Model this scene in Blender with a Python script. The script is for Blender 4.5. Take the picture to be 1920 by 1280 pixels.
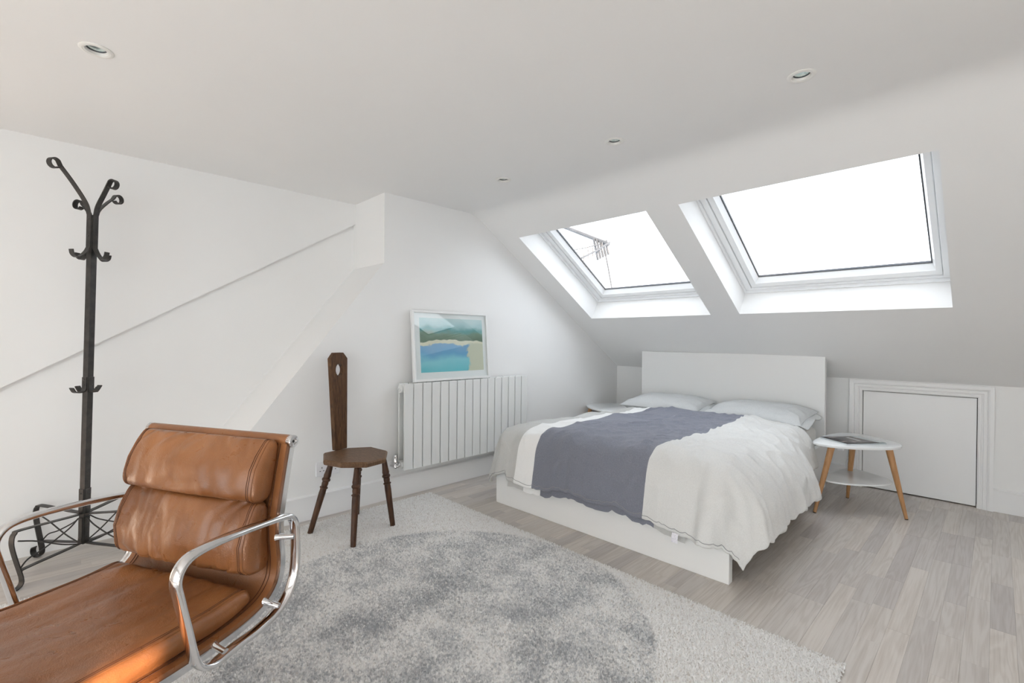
import bpy, math, random
import numpy as np
from mathutils import Vector, Matrix, noise

random.seed(11)
rng = np.random.default_rng(5)
for o in list(bpy.data.objects):
    bpy.data.objects.remove(o)
SC = bpy.context.scene
COL = SC.collection

# ------------------------------------------------------------------ camera
F_PX, YAW, PITCH, ROLL, CAM_H = 886.48, 0.798829, 0.00538, 0.008171, 1.11
def cam_rows():
    c, s = math.cos(YAW), math.sin(YAW)
    W = np.array([[c, s, 0], [0, 0, -1], [-s, c, 0]], float)
    c, s = math.cos(PITCH), math.sin(PITCH)
    P = np.array([[1, 0, 0], [0, c, -s], [0, s, c]])
    c, s = math.cos(ROLL), math.sin(ROLL)
    Q = np.array([[c, -s, 0], [s, c, 0], [0, 0, 1]])
    return Q @ P @ W
CM = cam_rows()
cam_d = bpy.data.cameras.new('camera')
cam_d.sensor_width = 36.0
cam_d.sensor_fit = 'HORIZONTAL'
cam_d.lens = F_PX / 1920 * 36.0
cam_d.clip_start = 0.02
cam_d.clip_end = 200
cam = bpy.data.objects.new('camera', cam_d)
COL.objects.link(cam)
r_, d_, f_ = CM
cam.matrix_world = Matrix(((r_[0], -d_[0], -f_[0], 0), (r_[1], -d_[1], -f_[1], 0),
                           (r_[2], -d_[2], -f_[2], CAM_H), (0, 0, 0, 1)))
SC.camera = cam

# ------------------------------------------------------------------ world, sun, exposure
world = bpy.data.worlds.new('overcast_sky')
SC.world = world
world.use_nodes = True
wn = world.node_tree
wn.nodes.clear()
w_out = wn.nodes.new('ShaderNodeOutputWorld')
w_bg = wn.nodes.new('ShaderNodeBackground')
w_tc = wn.nodes.new('ShaderNodeTexCoord')
w_no = wn.nodes.new('ShaderNodeTexNoise')
w_no.inputs['Scale'].default_value = 2.2
w_no.inputs['Detail'].default_value = 5
w_rp = wn.nodes.new('ShaderNodeValToRGB')
w_rp.color_ramp.elements[0].position = 0.3
w_rp.color_ramp.elements[0].color = (0.87, 0.93, 1.0, 1)
w_rp.color_ramp.elements[1].position = 0.7
w_rp.color_ramp.elements[1].color = (0.96, 0.98, 1.0, 1)
wn.links.new(w_tc.outputs['Generated'], w_no.inputs['Vector'])
wn.links.new(w_no.outputs['Fac'], w_rp.inputs['Fac'])
wn.links.new(w_rp.outputs['Color'], w_bg.inputs['Color'])
w_bg.inputs['Strength'].default_value = 1.75
wn.links.new(w_bg.outputs['Background'], w_out.inputs['Surface'])

# chair axes: lateral (towards picture right) and forward (towards the sitter's front)
LV = Vector((0.891, 0.454, 0)).normalized()
FV = Vector((0.454, -0.891, 0)).normalized()
sun_d = bpy.data.lights.new('sun', 'SUN')
sun_d.energy = 9.0
sun_d.color = (1.0, 0.74, 0.56)
sun_d.angle = math.radians(0.6)
sun = bpy.data.objects.new('sun', sun_d)
COL.objects.link(sun)
SUN_TAN = 0.28
sdir = Vector((-0.933, 0.36, -SUN_TAN)).normalized()
sun.rotation_euler = sdir.to_track_quat('-Z', 'Y').to_euler()
sun.location = (8.0, -2.0, 5.0)

SC.view_settings.view_transform = 'Standard'
SC.view_settings.look = 'None'
SC.view_settings.exposure = 1.58
SC.view_settings.gamma = 1.0
SC.view_settings.use_curve_mapping = False
try:
    SC.cycles.use_denoising = True
    SC.cycles.max_bounces = 10
    SC.cycles.diffuse_bounces = 7
    SC.cycles.adaptive_threshold = 0.02
    SC.cycles.glossy_bounces = 5
    SC.cycles.transparent_max_bounces = 12
    SC.cycles.caustics_reflective = False
    SC.cycles.caustics_refractive = False
    SC.cycles.sample_clamp_indirect = 6.0
except Exception:
    pass

# ------------------------------------------------------------------ helpers
def tag(o, label=None, cat=None, group=None, kind=None):
    if label: o['label'] = label
    if cat: o['category'] = cat
    if group: o['group'] = group
    if kind: o['kind'] = kind
    return o

def empty(name, loc=(0, 0, 0), rz=0.0):
    o = bpy.data.objects.new(name, None)
    COL.objects.link(o)
    o.location = loc
    o.rotation_euler = (0, 0, rz)
    o.empty_display_size = 0.1
    return o

class MB:
    """collects vertices and faces of one part"""
    def __init__(self):
        self.v, self.f, self.m = [], [], []
    def add(self, vs, fs, mi=0):
        n = len(self.v)
        self.v += [tuple(p) for p in vs]
        self.f += [tuple(i + n for i in f) for f in fs]
        self.m += [mi] * len(fs)
        return self
    def box(self, x0, x1, y0, y1, z0, z1, mi=0):
        vs = [(x, y, z) for x in (x0, x1) for y in (y0, y1) for z in (z0, z1)]
        return self.add(vs, [(0, 1, 3, 2), (4, 6, 7, 5), (0, 4, 5, 1), (2, 3, 7, 6), (0, 2, 6, 4), (1, 5, 7, 3)], mi)
    def obox(self, c, ax, ay, az, hx, hy, hz):
        c, ax, ay, az = Vector(c), Vector(ax), Vector(ay), Vector(az)
        vs = [c + ax * sx * hx + ay * sy * hy + az * sz * hz for sx in (-1, 1) for sy in (-1, 1) for sz in (-1, 1)]
        return self.add(vs, [(0, 1, 3, 2), (4, 6, 7, 5), (0, 4, 5, 1), (2, 3, 7, 6), (0, 2, 6, 4), (1, 5, 7, 3)])
    def prism(self, poly, place, t0, t1):
        """poly: 2-D outline; place(a, b, t) -> point"""
        n = len(poly)
        vs = [place(a, b, t0) for a, b in poly] + [place(a, b, t1) for a, b in poly]
        fs = [tuple(range(n))[::-1], tuple(range(n, 2 * n))]
        fs += [(i, (i + 1) % n, n + (i + 1) % n, n + i) for i in range(n)]
        return self.add(vs, fs)
    def tube(self, pts, rad, seg=8, closed=False, cap=True):
        pts = [Vector(p) for p in pts]
        n = len(pts)
        rads = rad if isinstance(rad, (list, tuple)) else [rad] * n
        vs, fs = [], []
        prev = None
        for i, p in enumerate(pts):
            a = pts[(i - 1) % n] if (closed or i > 0) else p
            b = pts[(i + 1) % n] if (closed or i < n - 1) else p
            t = (b - a).normalized()
            if prev is None:
                up = Vector((0, 0, 1)) if abs(t.z) < 0.9 else Vector((1, 0, 0))
                nx = t.cross(up).normalized()
            else:
                nx = (prev - t * prev.dot(t)).normalized()
            prev = nx
            ny = t.cross(nx)
            for k in range(seg):
                an = 2 * math.pi * k / seg
                vs.append(p + nx * math.cos(an) * rads[i] + ny * math.sin(an) * rads[i])
        m = n if closed else n - 1
        for i in range(m):
            j = (i + 1) % n
            for k in range(seg):
                k2 = (k + 1) % seg
                fs.append((i * seg + k, i * seg + k2, j * seg + k2, j * seg + k))
        if cap and not closed:
            fs.append(tuple(range(seg))[::-1])
            fs.append(tuple(range((n - 1) * seg, n * seg)))
        return self.add(vs, fs)
    def bar(self, pts, wdir, section, closed=False):
        """sweep a section [(w, n)] along a path lying in a plane whose normal is wdir"""
        pts = [Vector(p) for p in pts]
        wdir = Vector(wdir).normalized()
        n, k = len(pts), len(section)
        vs, fs = [], []
        for i, p in enumerate(pts):
            a = pts[(i - 1) % n] if (closed or i > 0) else p
            b = pts[(i + 1) % n] if (closed or i < n - 1) else p
            t = (b - a).normalized()
            nn = wdir.cross(t).normalized()
            for (w, q) in section:
                vs.append(p + wdir * w + nn * q)
        m = n if closed else n - 1
        for i in range(m):
            j = (i + 1) % n
            for s in range(k):
                s2 = (s + 1) % k
                fs.append((i * k + s, i * k + s2, j * k + s2, j * k + s))
        if not closed:
            fs.append(tuple(range(k))[::-1])
            fs.append(tuple(range((n - 1) * k, n * k)))
        return self.add(vs, fs)
    def lathe(self, prof, p0=(0, 0, 0), p1=(0, 0, 1), seg=20, cap=True):
        """prof: [(distance along axis, radius)], axis starts at p0 towards p1"""
        p0, p1 = Vector(p0), Vector(p1)
        t = (p1 - p0).normalized()
        up = Vector((0, 1, 0)) if abs(t.y) < 0.9 else Vector((1, 0, 0))
        nx = t.cross(up).normalized(); ny = t.cross(nx)
        vs, fs = [], []
        for (d, r) in prof:
            for k in range(seg):
                an = 2 * math.pi * k / seg
                vs.append(p0 + t * d + nx * math.cos(an) * r + ny * math.sin(an) * r)
        for i in range(len(prof) - 1):
            for k in range(seg):
                k2 = (k + 1) % seg
                fs.append((i * seg + k, i * seg + k2, (i + 1) * seg + k2, (i + 1) * seg + k))
        if cap:
            fs.append(tuple(range(seg))[::-1])
            fs.append(tuple(range((len(prof) - 1) * seg, len(prof) * seg)))
        return self.add(vs, fs)
    def grid(self, P, closed_u=False, flip=False, mi=None):
        """P[i][j] grid of points"""
        nu, nv = len(P), len(P[0])
        vs = [p for row in P for p in row]
        fs, ms = [], []
        for i in range(nu if closed_u else nu - 1):
            i2 = (i + 1) % nu
            for j in range(nv - 1):
                q = (i * nv + j, i2 * nv + j, i2 * nv + j + 1, i * nv + j + 1)
                fs.append(q[::-1] if flip else q)
                ms.append(mi(i, j) if mi else 0)
        n = len(self.v)
        self.v += [tuple(p) for p in vs]
        self.f += [tuple(a + n for a in f) for f in fs]
        self.m += ms
        return self
    def build(self, name, mats, parent=None, smooth=None, fix=True):
        me = bpy.data.meshes.new(name)
        me.from_pydata(self.v, [], self.f)
        if not isinstance(mats, (list, tuple)): mats = [mats]
        for m in mats: me.materials.append(m)
        if len(mats) > 1: me.polygons.foreach_set('material_index', self.m)
        if fix:
            import bmesh
            b = bmesh.new(); b.from_mesh(me)
            bmesh.ops.recalc_face_normals(b, faces=b.faces[:])
            b.to_mesh(me); b.free()
        if smooth is not None:
            me.polygons.foreach_set('use_smooth', [True] * len(me.polygons))
            me.set_sharp_from_angle(angle=math.radians(smooth))
        me.update()
        o = bpy.data.objects.new(name, me)
        COL.objects.link(o)
        if parent: o.parent = parent
        return o

def bevel(o, w, seg=2):
    m = o.modifiers.new('bevel', 'BEVEL'); m.width = w; m.segments = seg
    m.limit_method = 'ANGLE'; m.angle_limit = math.radians(40)
    return o

def slab_holes(mb, place, us, vs, holes, t0, t1):
    """slab between planes t0 and t1 over [us]x[vs], with rectangular holes (u0,u1,v0,v1)"""
    U = sorted(set(list(us) + [h[0] for h in holes] + [h[1] for h in holes]))
    V = sorted(set(list(vs) + [h[2] for h in holes] + [h[3] for h in holes]))
    def solid(i, j):
        if i < 0 or j < 0 or i >= len(U) - 1 or j >= len(V) - 1: return False
        cu, cv = (U[i] + U[i + 1]) / 2, (V[j] + V[j + 1]) / 2
        return not any(h[0] < cu < h[1] and h[2] < cv < h[3] for h in holes)
    idx = {}
    vl, fl = [], []
    def vid(i, j, k):
        if (i, j, k) not in idx:
            idx[(i, j, k)] = len(vl); vl.append(place(U[i], V[j], (t0, t1)[k]))
        return idx[(i, j, k)]
    for i in range(len(U) - 1):
        for j in range(len(V) - 1):
            if not solid(i, j): continue
            fl.append((vid(i, j, 0), vid(i, j + 1, 0), vid(i + 1, j + 1, 0), vid(i + 1, j, 0)))
            fl.append((vid(i, j, 1), vid(i + 1, j, 1), vid(i + 1, j + 1, 1), vid(i, j + 1, 1)))
            if not solid(i - 1, j): fl.append((vid(i, j, 0), vid(i, j, 1), vid(i, j + 1, 1), vid(i, j + 1, 0)))
            if not solid(i + 1, j): fl.append((vid(i + 1, j, 0), vid(i + 1, j + 1, 0), vid(i + 1, j + 1, 1), vid(i + 1, j, 1)))
            if not solid(i, j - 1): fl.append((vid(i, j, 0), vid(i + 1, j, 0), vid(i + 1, j, 1), vid(i, j, 1)))
            if not solid(i, j + 1): fl.append((vid(i, j + 1, 0), vid(i, j + 1, 1), vid(i + 1, j + 1, 1), vid(i + 1, j + 1, 0)))
    mb.add(vl, fl)
    return mb

def ring(mb, place, outer, inner, t0, t1):
    """rectangular ring, front at t0 back at t1; outer/inner = (u0,u1,v0,v1)"""
    return slab_holes(mb, place, outer[:2], outer[2:], [inner], t0, t1)

def arc(cx, cy, r, a0, a1, n):
    return [(cx + r * math.cos(math.radians(a0 + (a1 - a0) * i / n)), cy + r * math.sin(math.radians(a0 + (a1 - a0) * i / n))) for i in range(n + 1)]

def catmull(pts, n=8, closed=False):
    pts = [np.array(p, float) for p in pts]
    out = []
    m = len(pts)
    rngs = range(m) if closed else range(m - 1)
    for i in rngs:
        p1, p2 = pts[i], pts[(i + 1) % m]
        p0 = pts[(i - 1) % m] if (closed or i > 0) else 2 * p1 - p2
        p3 = pts[(i + 2) % m] if (closed or i + 2 < m) else 2 * p2 - p1
        for k in range(n):
            t = k / n
            out.append(0.5 * ((2 * p1) + (-p0 + p2) * t + (2 * p0 - 5 * p1 + 4 * p2 - p3) * t * t + (-p0 + 3 * p1 - 3 * p2 + p3) * t ** 3))
    if not closed: out.append(pts[-1])
    return [tuple(p) for p in out]

def smoothstep(a, b, x):
    t = max(0.0, min(1.0, (x - a) / (b - a)))
    return t * t * (3 - 2 * t)

# ------------------------------------------------------------------ materials
def mat(name, col=(0.8, 0.8, 0.8), rough=0.5, metal=0.0, spec=0.5, coat=0.0):
    m = bpy.data.materials.new(name)
    m.use_nodes = True
    b = m.node_tree.nodes['Principled BSDF']
    b.inputs['Base Color'].default_value = (*col, 1)
    b.inputs['Roughness'].default_value = rough
    b.inputs['Metallic'].default_value = metal
    b.inputs['Specular IOR Level'].default_value = spec
    b.inputs['Coat Weight'].default_value = coat
    return m
def nd(m, t, **kw):
    n = m.node_tree.nodes.new(t)
    for k, v in kw.items():
        if k in n.inputs: n.inputs[k].default_value = v
        else: setattr(n, k, v)
    return n
def lk(m, a, b): m.node_tree.links.new(a, b)
def bsdf(m): return m.node_tree.nodes['Principled BSDF']
def ramp(m, stops):
    r = nd(m, 'ShaderNodeValToRGB')
    e = r.color_ramp.elements
    e[0].position, e[0].color = stops[0][0], (*stops[0][1], 1)
    e[1].position, e[1].color = stops[-1][0], (*stops[-1][1], 1)
    for p, c in stops[1:-1]:
        x = e.new(p); x.color = (*c, 1)
    return r
def add_bump(m, scale, strength, dist=0.002, detail=3, coords='Object', stretch=None):
    tc = nd(m, 'ShaderNodeTexCoord'); no = nd(m, 'ShaderNodeTexNoise', Scale=scale, Detail=detail)
    src = tc.outputs[coords]
    if stretch:
        mp = nd(m, 'ShaderNodeMapping'); mp.inputs['Scale'].default_value = stretch
        lk(m, src, mp.inputs['Vector']); src = mp.outputs['Vector']
    bu = nd(m, 'ShaderNodeBump', Strength=strength, Distance=dist)
    lk(m, src, no.inputs['Vector']); lk(m, no.outputs['Fac'], bu.inputs['Height'])
    lk(m, bu.outputs['Normal'], bsdf(m).inputs['Normal'])
    return bu
def tint(m, scale, c0, c1, p0=0.35, p1=0.65, detail=4, coords='Object', stretch=None):
    tc = nd(m, 'ShaderNodeTexCoord'); no = nd(m, 'ShaderNodeTexNoise', Scale=scale, Detail=detail)
    src = tc.outputs[coords]
    if stretch:
        mp = nd(m, 'ShaderNodeMapping'); mp.inputs['Scale'].default_value = stretch
        lk(m, src, mp.inputs['Vector']); src = mp.outputs['Vector']
    r = ramp(m, [(p0, c0), (p1, c1)])
    lk(m, src, no.inputs['Vector']); lk(m, no.outputs['Fac'], r.inputs['Fac'])
    lk(m, r.outputs['Color'], bsdf(m).inputs['Base Color'])
    return r

M = {}
M['paint'] = mat('wall_paint', (0.84, 0.84, 0.835), 0.65, spec=0.3)
tint(M['paint'], 1.5, (0.835, 0.835, 0.83), (0.85, 0.85, 0.845)); add_bump(M['paint'], 220, 0.05, 0.001)
M['ceil'] = mat('ceiling_paint', (0.83, 0.825, 0.815), 0.8, spec=0.2)
tint(M['ceil'], 1.2, (0.83, 0.83, 0.825), (0.845, 0.845, 0.84)); add_bump(M['ceil'], 200, 0.04, 0.001)
M['satin'] = mat('satin_woodwork', (0.84, 0.84, 0.84), 0.35)
add_bump(M['satin'], 60, 0.05, 0.001)
M['upvc'] = mat('window_white', (0.86, 0.87, 0.88), 0.25)
add_bump(M['upvc'], 300, 0.02, 0.0005)
M['gasket'] = mat('rubber_gasket', (0.06, 0.065, 0.075), 0.5)
add_bump(M['gasket'], 300, 0.05, 0.0005)
M['void'] = mat('dark_void', (0.03, 0.03, 0.03), 0.9)
tint(M['void'], 10, (0.02, 0.02, 0.02), (0.04, 0.04, 0.04))
M['lacquer'] = mat('white_lacquer', (0.82, 0.825, 0.82), 0.3)
add_bump(M['lacquer'], 90, 0.02, 0.0005)
M['plastic'] = mat('white_plastic', (0.84, 0.84, 0.86), 0.3)
add_bump(M['plastic'], 200, 0.02, 0.0005)
M['tabletop'] = mat('table_lacquer', (0.85, 0.87, 0.88), 0.22)
add_bump(M['tabletop'], 80, 0.015, 0.0005)
M['rad'] = mat('radiator_enamel', (0.74, 0.75, 0.74), 0.4)
add_bump(M['rad'], 180, 0.03, 0.0005)
M['chrome'] = mat('polished_aluminium', (0.80, 0.80, 0.81), 0.07, 1.0)
tint(M['chrome'], 40, (0.66, 0.66, 0.67), (0.72, 0.72, 0.73))
M['iron'] = mat('black_iron', (0.035, 0.032, 0.030), 0.42, 0.3)
tint(M['iron'], 30, (0.028, 0.026, 0.025), (0.05, 0.045, 0.042)); add_bump(M['iron'], 150, 0.15, 0.001)
M['thread'] = mat('brown_thread', (0.085, 0.030, 0.014), 0.8)
add_bump(M['thread'], 600, 0.3, 0.0005)
M['beech'] = mat('beech_leg', (0.47, 0.25, 0.11), 0.45)
tint(M['beech'], 14, (0.42, 0.215, 0.088), (0.52, 0.285, 0.13), stretch=(6, 6, 0.6))
M['rubber'] = mat('black_rubber', (0.02, 0.02, 0.02), 0.7)
add_bump(M['rubber'], 200, 0.1, 0.0005)

def glass_mat(name, tr_col=(0.97, 0.985, 0.98), rough=0.0):
    m = bpy.data.materials.new(name); m.use_nodes = True
    t = m.node_tree; t.nodes.clear()
    out = t.nodes.new('ShaderNodeOutputMaterial'); mix = t.nodes.new('ShaderNodeMixShader')
    tr = t.nodes.new('ShaderNodeBsdfTransparent'); gl = t.nodes.new('ShaderNodeBsdfGlossy')
    lw = t.nodes.new('ShaderNodeLayerWeight'); lw.inputs['Blend'].default_value = 0.5
    pw = t.nodes.new('ShaderNodeMath'); pw.operation = 'POWER'; pw.inputs[1].default_value = 5.0
    fr = t.nodes.new('ShaderNodeMath'); fr.operation = 'MULTIPLY_ADD'; fr.inputs[1].default_value = 0.95; fr.inputs[2].default_value = 0.045
    t.links.new(lw.outputs['Facing'], pw.inputs[0]); t.links.new(pw.outputs[0], fr.inputs[0])
    tr.inputs['Color'].default_value = (*tr_col, 1)
    gl.inputs['Roughness'].default_value = rough
    t.links.new(fr.outputs[0], mix.inputs['Fac'])
    t.links.new(tr.outputs['BSDF'], mix.inputs[1]); t.links.new(gl.outputs['BSDF'], mix.inputs[2])
    t.links.new(mix.outputs['Shader'], out.inputs['Surface'])
    return m
M['glass'] = glass_mat('clear_glass')
M['dimming_glass'] = glass_mat('dimming_skylight_glass', (0.90, 0.91, 0.92))  # tint added to dim the sky light coming through the skylights

# oak strips: grain runs along world Y, tone differs from strip to strip
m = mat('grey_oak', (0.4, 0.37, 0.34), 0.36, spec=0.45); M['oak'] = m
geo = nd(m, 'ShaderNodeNewGeometry'); oi = nd(m, 'ShaderNodeObjectInfo')
sm = nd(m, 'ShaderNodeMath', operation='ADD'); fr = nd(m, 'ShaderNodeMath', operation='FRACT')
lk(m, geo.outputs['Random Per Island'], sm.inputs[0]); lk(m, oi.outputs['Random'], sm.inputs[1]); lk(m, sm.outputs[0], fr.inputs[0])
off = nd(m, 'ShaderNodeMath', operation='MULTIPLY'); off.inputs[1].default_value = 37.0
lk(m, fr.outputs[0], off.inputs[0])
cb = nd(m, 'ShaderNodeCombineXYZ'); lk(m, off.outputs[0], cb.inputs['X']); lk(m, off.outputs[0], cb.inputs['Z'])
va = nd(m, 'ShaderNodeVectorMath', operation='ADD'); lk(m, geo.outputs['Position'], va.inputs[0]); lk(m, cb.outputs[0], va.inputs[1])
mp = nd(m, 'ShaderNodeMapping'); mp.inputs['Scale'].default_value = (13.0, 0.9, 13.0); lk(m, va.outputs[0], mp.inputs['Vector'])
n1 = nd(m, 'ShaderNodeTexNoise', Scale=1.0, Detail=2.0, Distortion=0.9); lk(m, mp.outputs[0], n1.inputs['Vector'])
mu = nd(m, 'ShaderNodeMath', operation='MULTIPLY'); mu.inputs[1].default_value = 48.0; lk(m, n1.outputs['Fac'], mu.inputs[0])
si = nd(m, 'ShaderNodeMath', operation='SINE'); lk(m, mu.outputs[0], si.inputs[0])
ma = nd(m, 'ShaderNodeMapRange'); ma.inputs['From Min'].default_value = -1; ma.inputs['From Max'].default_value = 1
lk(m, si.outputs[0], ma.inputs['Value'])
mp2 = nd(m, 'ShaderNodeMapping'); mp2.inputs['Scale'].default_value = (160, 5, 160); lk(m, va.outputs[0], mp2.inputs['Vector'])
n2 = nd(m, 'ShaderNodeTexNoise', Scale=1.0, Detail=3.0); lk(m, mp2.outputs[0], n2.inputs['Vector'])
gm = nd(m, 'ShaderNodeMath', operation='MULTIPLY_ADD'); gm.inputs[1].default_value = 0.28
lk(m, ma.outputs[0], gm.inputs[0]); lk(m, n2.outputs['Fac'], gm.inputs[2])
grain = ramp(m, [(0.3, (0.485, 0.442, 0.407)), (0.80, (0.60, 0.565, 0.535))])
lk(m, gm.outputs[0], grain.inputs['Fac'])
tone = ramp(m, [(0.0, (0.82, 0.81, 0.82)), (0.3, (0.95, 0.945, 0.94)), (0.7, (1.01, 1.0, 0.98)), (1.0, (1.06, 1.04, 1.01))])
lk(m, fr.outputs[0], tone.inputs['Fac'])
mx = nd(m, 'ShaderNodeMix', data_type='RGBA', blend_type='MULTIPLY'); mx.inputs[0].default_value = 1.0
lk(m, grain.outputs['Color'], mx.inputs[6]); lk(m, tone.outputs['Color'], mx.inputs[7])
lk(m, mx.outputs[2], bsdf(m).inputs['Base Color'])
bu = nd(m, 'ShaderNodeBump', Strength=0.12, Distance=0.001); lk(m, gm.outputs[0], bu.inputs['Height']); lk(m, bu.outputs['Normal'], bsdf(m).inputs['Normal'])

# rug: pale wool with a mottled grey disc woven into it
m = mat('rug_wool', (0.6, 0.58, 0.55), 0.95, spec=0.1); M['wool'] = m
geo = nd(m, 'ShaderNodeNewGeometry')
vd = nd(m, 'ShaderNodeVectorMath', operation='MULTIPLY'); vd.inputs[1].default_value = (1, 1, 0); lk(m, geo.outputs['Position'], vd.inputs[0])
dn = nd(m, 'ShaderNodeTexNoise', Scale=60.0, Detail=2.0); lk(m, vd.outputs[0], dn.inputs['Vector'])
vs_ = nd(m, 'ShaderNodeVectorMath', operation='SUBTRACT'); vs_.inputs[1].default_value = (-1.54, 1.11, 0); lk(m, vd.outputs[0], vs_.inputs[0])
ln = nd(m, 'ShaderNodeVectorMath', operation='LENGTH'); lk(m, vs_.outputs[0], ln.inputs[0])
dj = nd(m, 'ShaderNodeMath', operation='MULTIPLY_ADD'); dj.inputs[1].default_value = 0.06; lk(m, dn.outputs['Fac'], dj.inputs[0]); lk(m, ln.outputs['Value'], dj.inputs[2])
inside = nd(m, 'ShaderNodeMapRange'); inside.inputs['From Min'].default_value = 0.865; inside.inputs['From Max'].default_value = 0.845; lk(m, dj.outputs[0], inside.inputs['Value'])
b1 = nd(m, 'ShaderNodeTexNoise', Scale=5.0, Detail=7.0, Roughness=0.70); lk(m, vd.outputs[0], b1.inputs['Vector'])
prob = nd(m, 'ShaderNodeMapRange'); prob.inputs['From Min'].default_value = 0.36; prob.inputs['From Max'].default_value = 0.66
prob.inputs['To Min'].default_value = 0.14; prob.inputs['To Max'].default_value = 0.84; lk(m, b1.outputs['Fac'], prob.inputs['Value'])
b2 = nd(m, 'ShaderNodeTexNoise', Scale=75.0, Detail=2.0); lk(m, vd.outputs[0], b2.inputs['Vector'])
clump = nd(m, 'ShaderNodeMapRange'); clump.inputs['From Min'].default_value = 0.28; clump.inputs['From Max'].default_value = 0.72; lk(m, b2.outputs['Fac'], clump.inputs['Value'])
rs = nd(m, 'ShaderNodeMath', operation='MULTIPLY_ADD'); rs.inputs[1].default_value = 0.35; lk(m, geo.outputs['Random Per Island'], rs.inputs[0])
rs2 = nd(m, 'ShaderNodeMath', operation='MULTIPLY'); rs2.inputs[1].default_value = 0.65; lk(m, clump.outputs[0], rs2.inputs[0]); lk(m, rs2.outputs[0], rs.inputs[2])
df = nd(m, 'ShaderNodeMath', operation='SUBTRACT'); lk(m, prob.outputs[0], df.inputs[0]); lk(m, rs.outputs[0], df.inputs[1])
dk = nd(m, 'ShaderNodeMapRange'); dk.inputs['From Min'].default_value = -0.30; dk.inputs['From Max'].default_value = 0.38; lk(m, df.outputs[0], dk.inputs['Value'])
isl = nd(m, 'ShaderNodeMath', operation='MULTIPLY'); lk(m, inside.outputs[0], isl.inputs[0]); lk(m, dk.outputs[0], isl.inputs[1])
sp = ramp(m, [(0.0, (0.72, 0.68, 0.64)), (0.18, (0.87, 0.86, 0.845)), (1.0, (0.95, 0.945, 0.935))]); lk(m, geo.outputs['Random Per Island'], sp.inputs['Fac'])
mx = nd(m, 'ShaderNodeMix', data_type='RGBA'); lk(m, isl.outputs[0], mx.inputs[0])
lk(m, sp.outputs['Color'], mx.inputs[6]); mx.inputs[7].default_value = (0.41, 0.425, 0.445, 1); lk(m, mx.outputs[2], bsdf(m).inputs['Base Color'])

# tan leather
def leather(name, c0, c1):
    m = mat(name, c0, 0.34, spec=0.38, coat=0.12)
    bsdf(m).inputs['Coat Roughness'].default_value = 0.25
    tint(m, 4, c0, c1, 0.34, 0.66, 6)
    tc = nd(m, 'ShaderNodeTexCoord')
    a = nd(m, 'ShaderNodeTexVoronoi', Scale=420.0); lk(m, tc.outputs['Object'], a.inputs['Vector'])
    b = nd(m, 'ShaderNodeTexNoise', Scale=28.0, Detail=4.0, Distortion=0.8); lk(m, tc.outputs['Object'], b.inputs['Vector'])
    mp = nd(m, 'ShaderNodeMapping'); mp.inputs['Rotation'].default_value = (0, 0, -math.radians(27)); mp.inputs['Scale'].default_value = (1.0, 0.45, 0.40)
    lk(m, tc.outputs['Object'], mp.inputs['Vector'])
    c = nd(m, 'ShaderNodeTexNoise', Scale=13.0, Detail=1.5, Roughness=0.4, Distortion=0.4); c.noise_type = 'RIDGED_MULTIFRACTAL'; lk(m, mp.outputs[0], c.inputs['Vector'])
    s0 = nd(m, 'ShaderNodeMath', operation='MULTIPLY_ADD'); s0.inputs[1].default_value = -0.55; lk(m, c.outputs['Fac'], s0.inputs[0]); lk(m, b.outputs['Fac'], s0.inputs[2])
    s = nd(m, 'ShaderNodeMath', operation='MULTIPLY_ADD'); s.inputs[1].default_value = 0.12
    lk(m, a.outputs['Distance'], s.inputs[0]); lk(m, s0.outputs[0], s.inputs[2])
    bu = nd(m, 'ShaderNodeBump', Strength=0.34, Distance=0.006); lk(m, s.outputs[0], bu.inputs['Height']); lk(m, bu.outputs['Normal'], bsdf(m).inputs['Normal'])
    r = nd(m, 'ShaderNodeMapRange'); r.inputs['To Min'].default_value = 0.22; r.inputs['To Max'].default_value = 0.38
    lk(m, b.outputs['Fac'], r.inputs['Value']); lk(m, r.outputs[0], bsdf(m).inputs['Roughness'])
    return m
M['leather'] = leather('tan_leather', (0.17, 0.062, 0.021), (0.335, 0.138, 0.05))
M['leather_sling'] = leather('tan_leather_sling', (0.21, 0.08, 0.029), (0.32, 0.132, 0.05))

# dark oak
m = mat('dark_oak', (0.1, 0.05, 0.02), 0.45, spec=0.25); M['darkoak'] = m
tc = nd(m, 'ShaderNodeTexCoord'); mp = nd(m, 'ShaderNodeMapping'); mp.inputs['Scale'].default_value = (10, 40, 3); mp.inputs['Rotation'].default_value = (0.5, 0.2, 0.3)
lk(m, tc.outputs['Object'], mp.inputs['Vector'])
no = nd(m, 'ShaderNodeTexNoise', Scale=4.0, Detail=6.0, Distortion=1.2); lk(m, mp.outputs[0], no.inputs['Vector'])
rp = ramp(m, [(0.3, (0.045, 0.020, 0.009)), (0.55, (0.10, 0.049, 0.022)), (0.8, (0.19, 0.098, 0.045))]); lk(m, no.outputs['Fac'], rp.inputs['Fac']); lk(m, rp.outputs['Color'], bsdf(m).inputs['Base Color'])
bu = nd(m, 'ShaderNodeBump', Strength=0.2, Distance=0.001); lk(m, no.outputs['Fac'], bu.inputs['Height']); lk(m, bu.outputs['Normal'], bsdf(m).inputs['Normal'])
M['seatoak'] = m.copy(); M['seatoak'].name = 'worn_oak_seat'
for n in M['seatoak'].node_tree.nodes:
    if n.type == 'VALTORGB':
        e = n.color_ramp.elements
        e[0].color = (0.085, 0.045, 0.024, 1); e[1].color = (0.15, 0.085, 0.047, 1); e[2].color = (0.25, 0.155, 0.09, 1)
M['legoak'] = mat('turned_oak', (0.05, 0.022, 0.012), 0.38, spec=0.3)
tint(M['legoak'], 20, (0.035, 0.015, 0.008), (0.095, 0.042, 0.019), 0.35, 0.75, stretch=(3, 3, 0.6))

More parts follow.
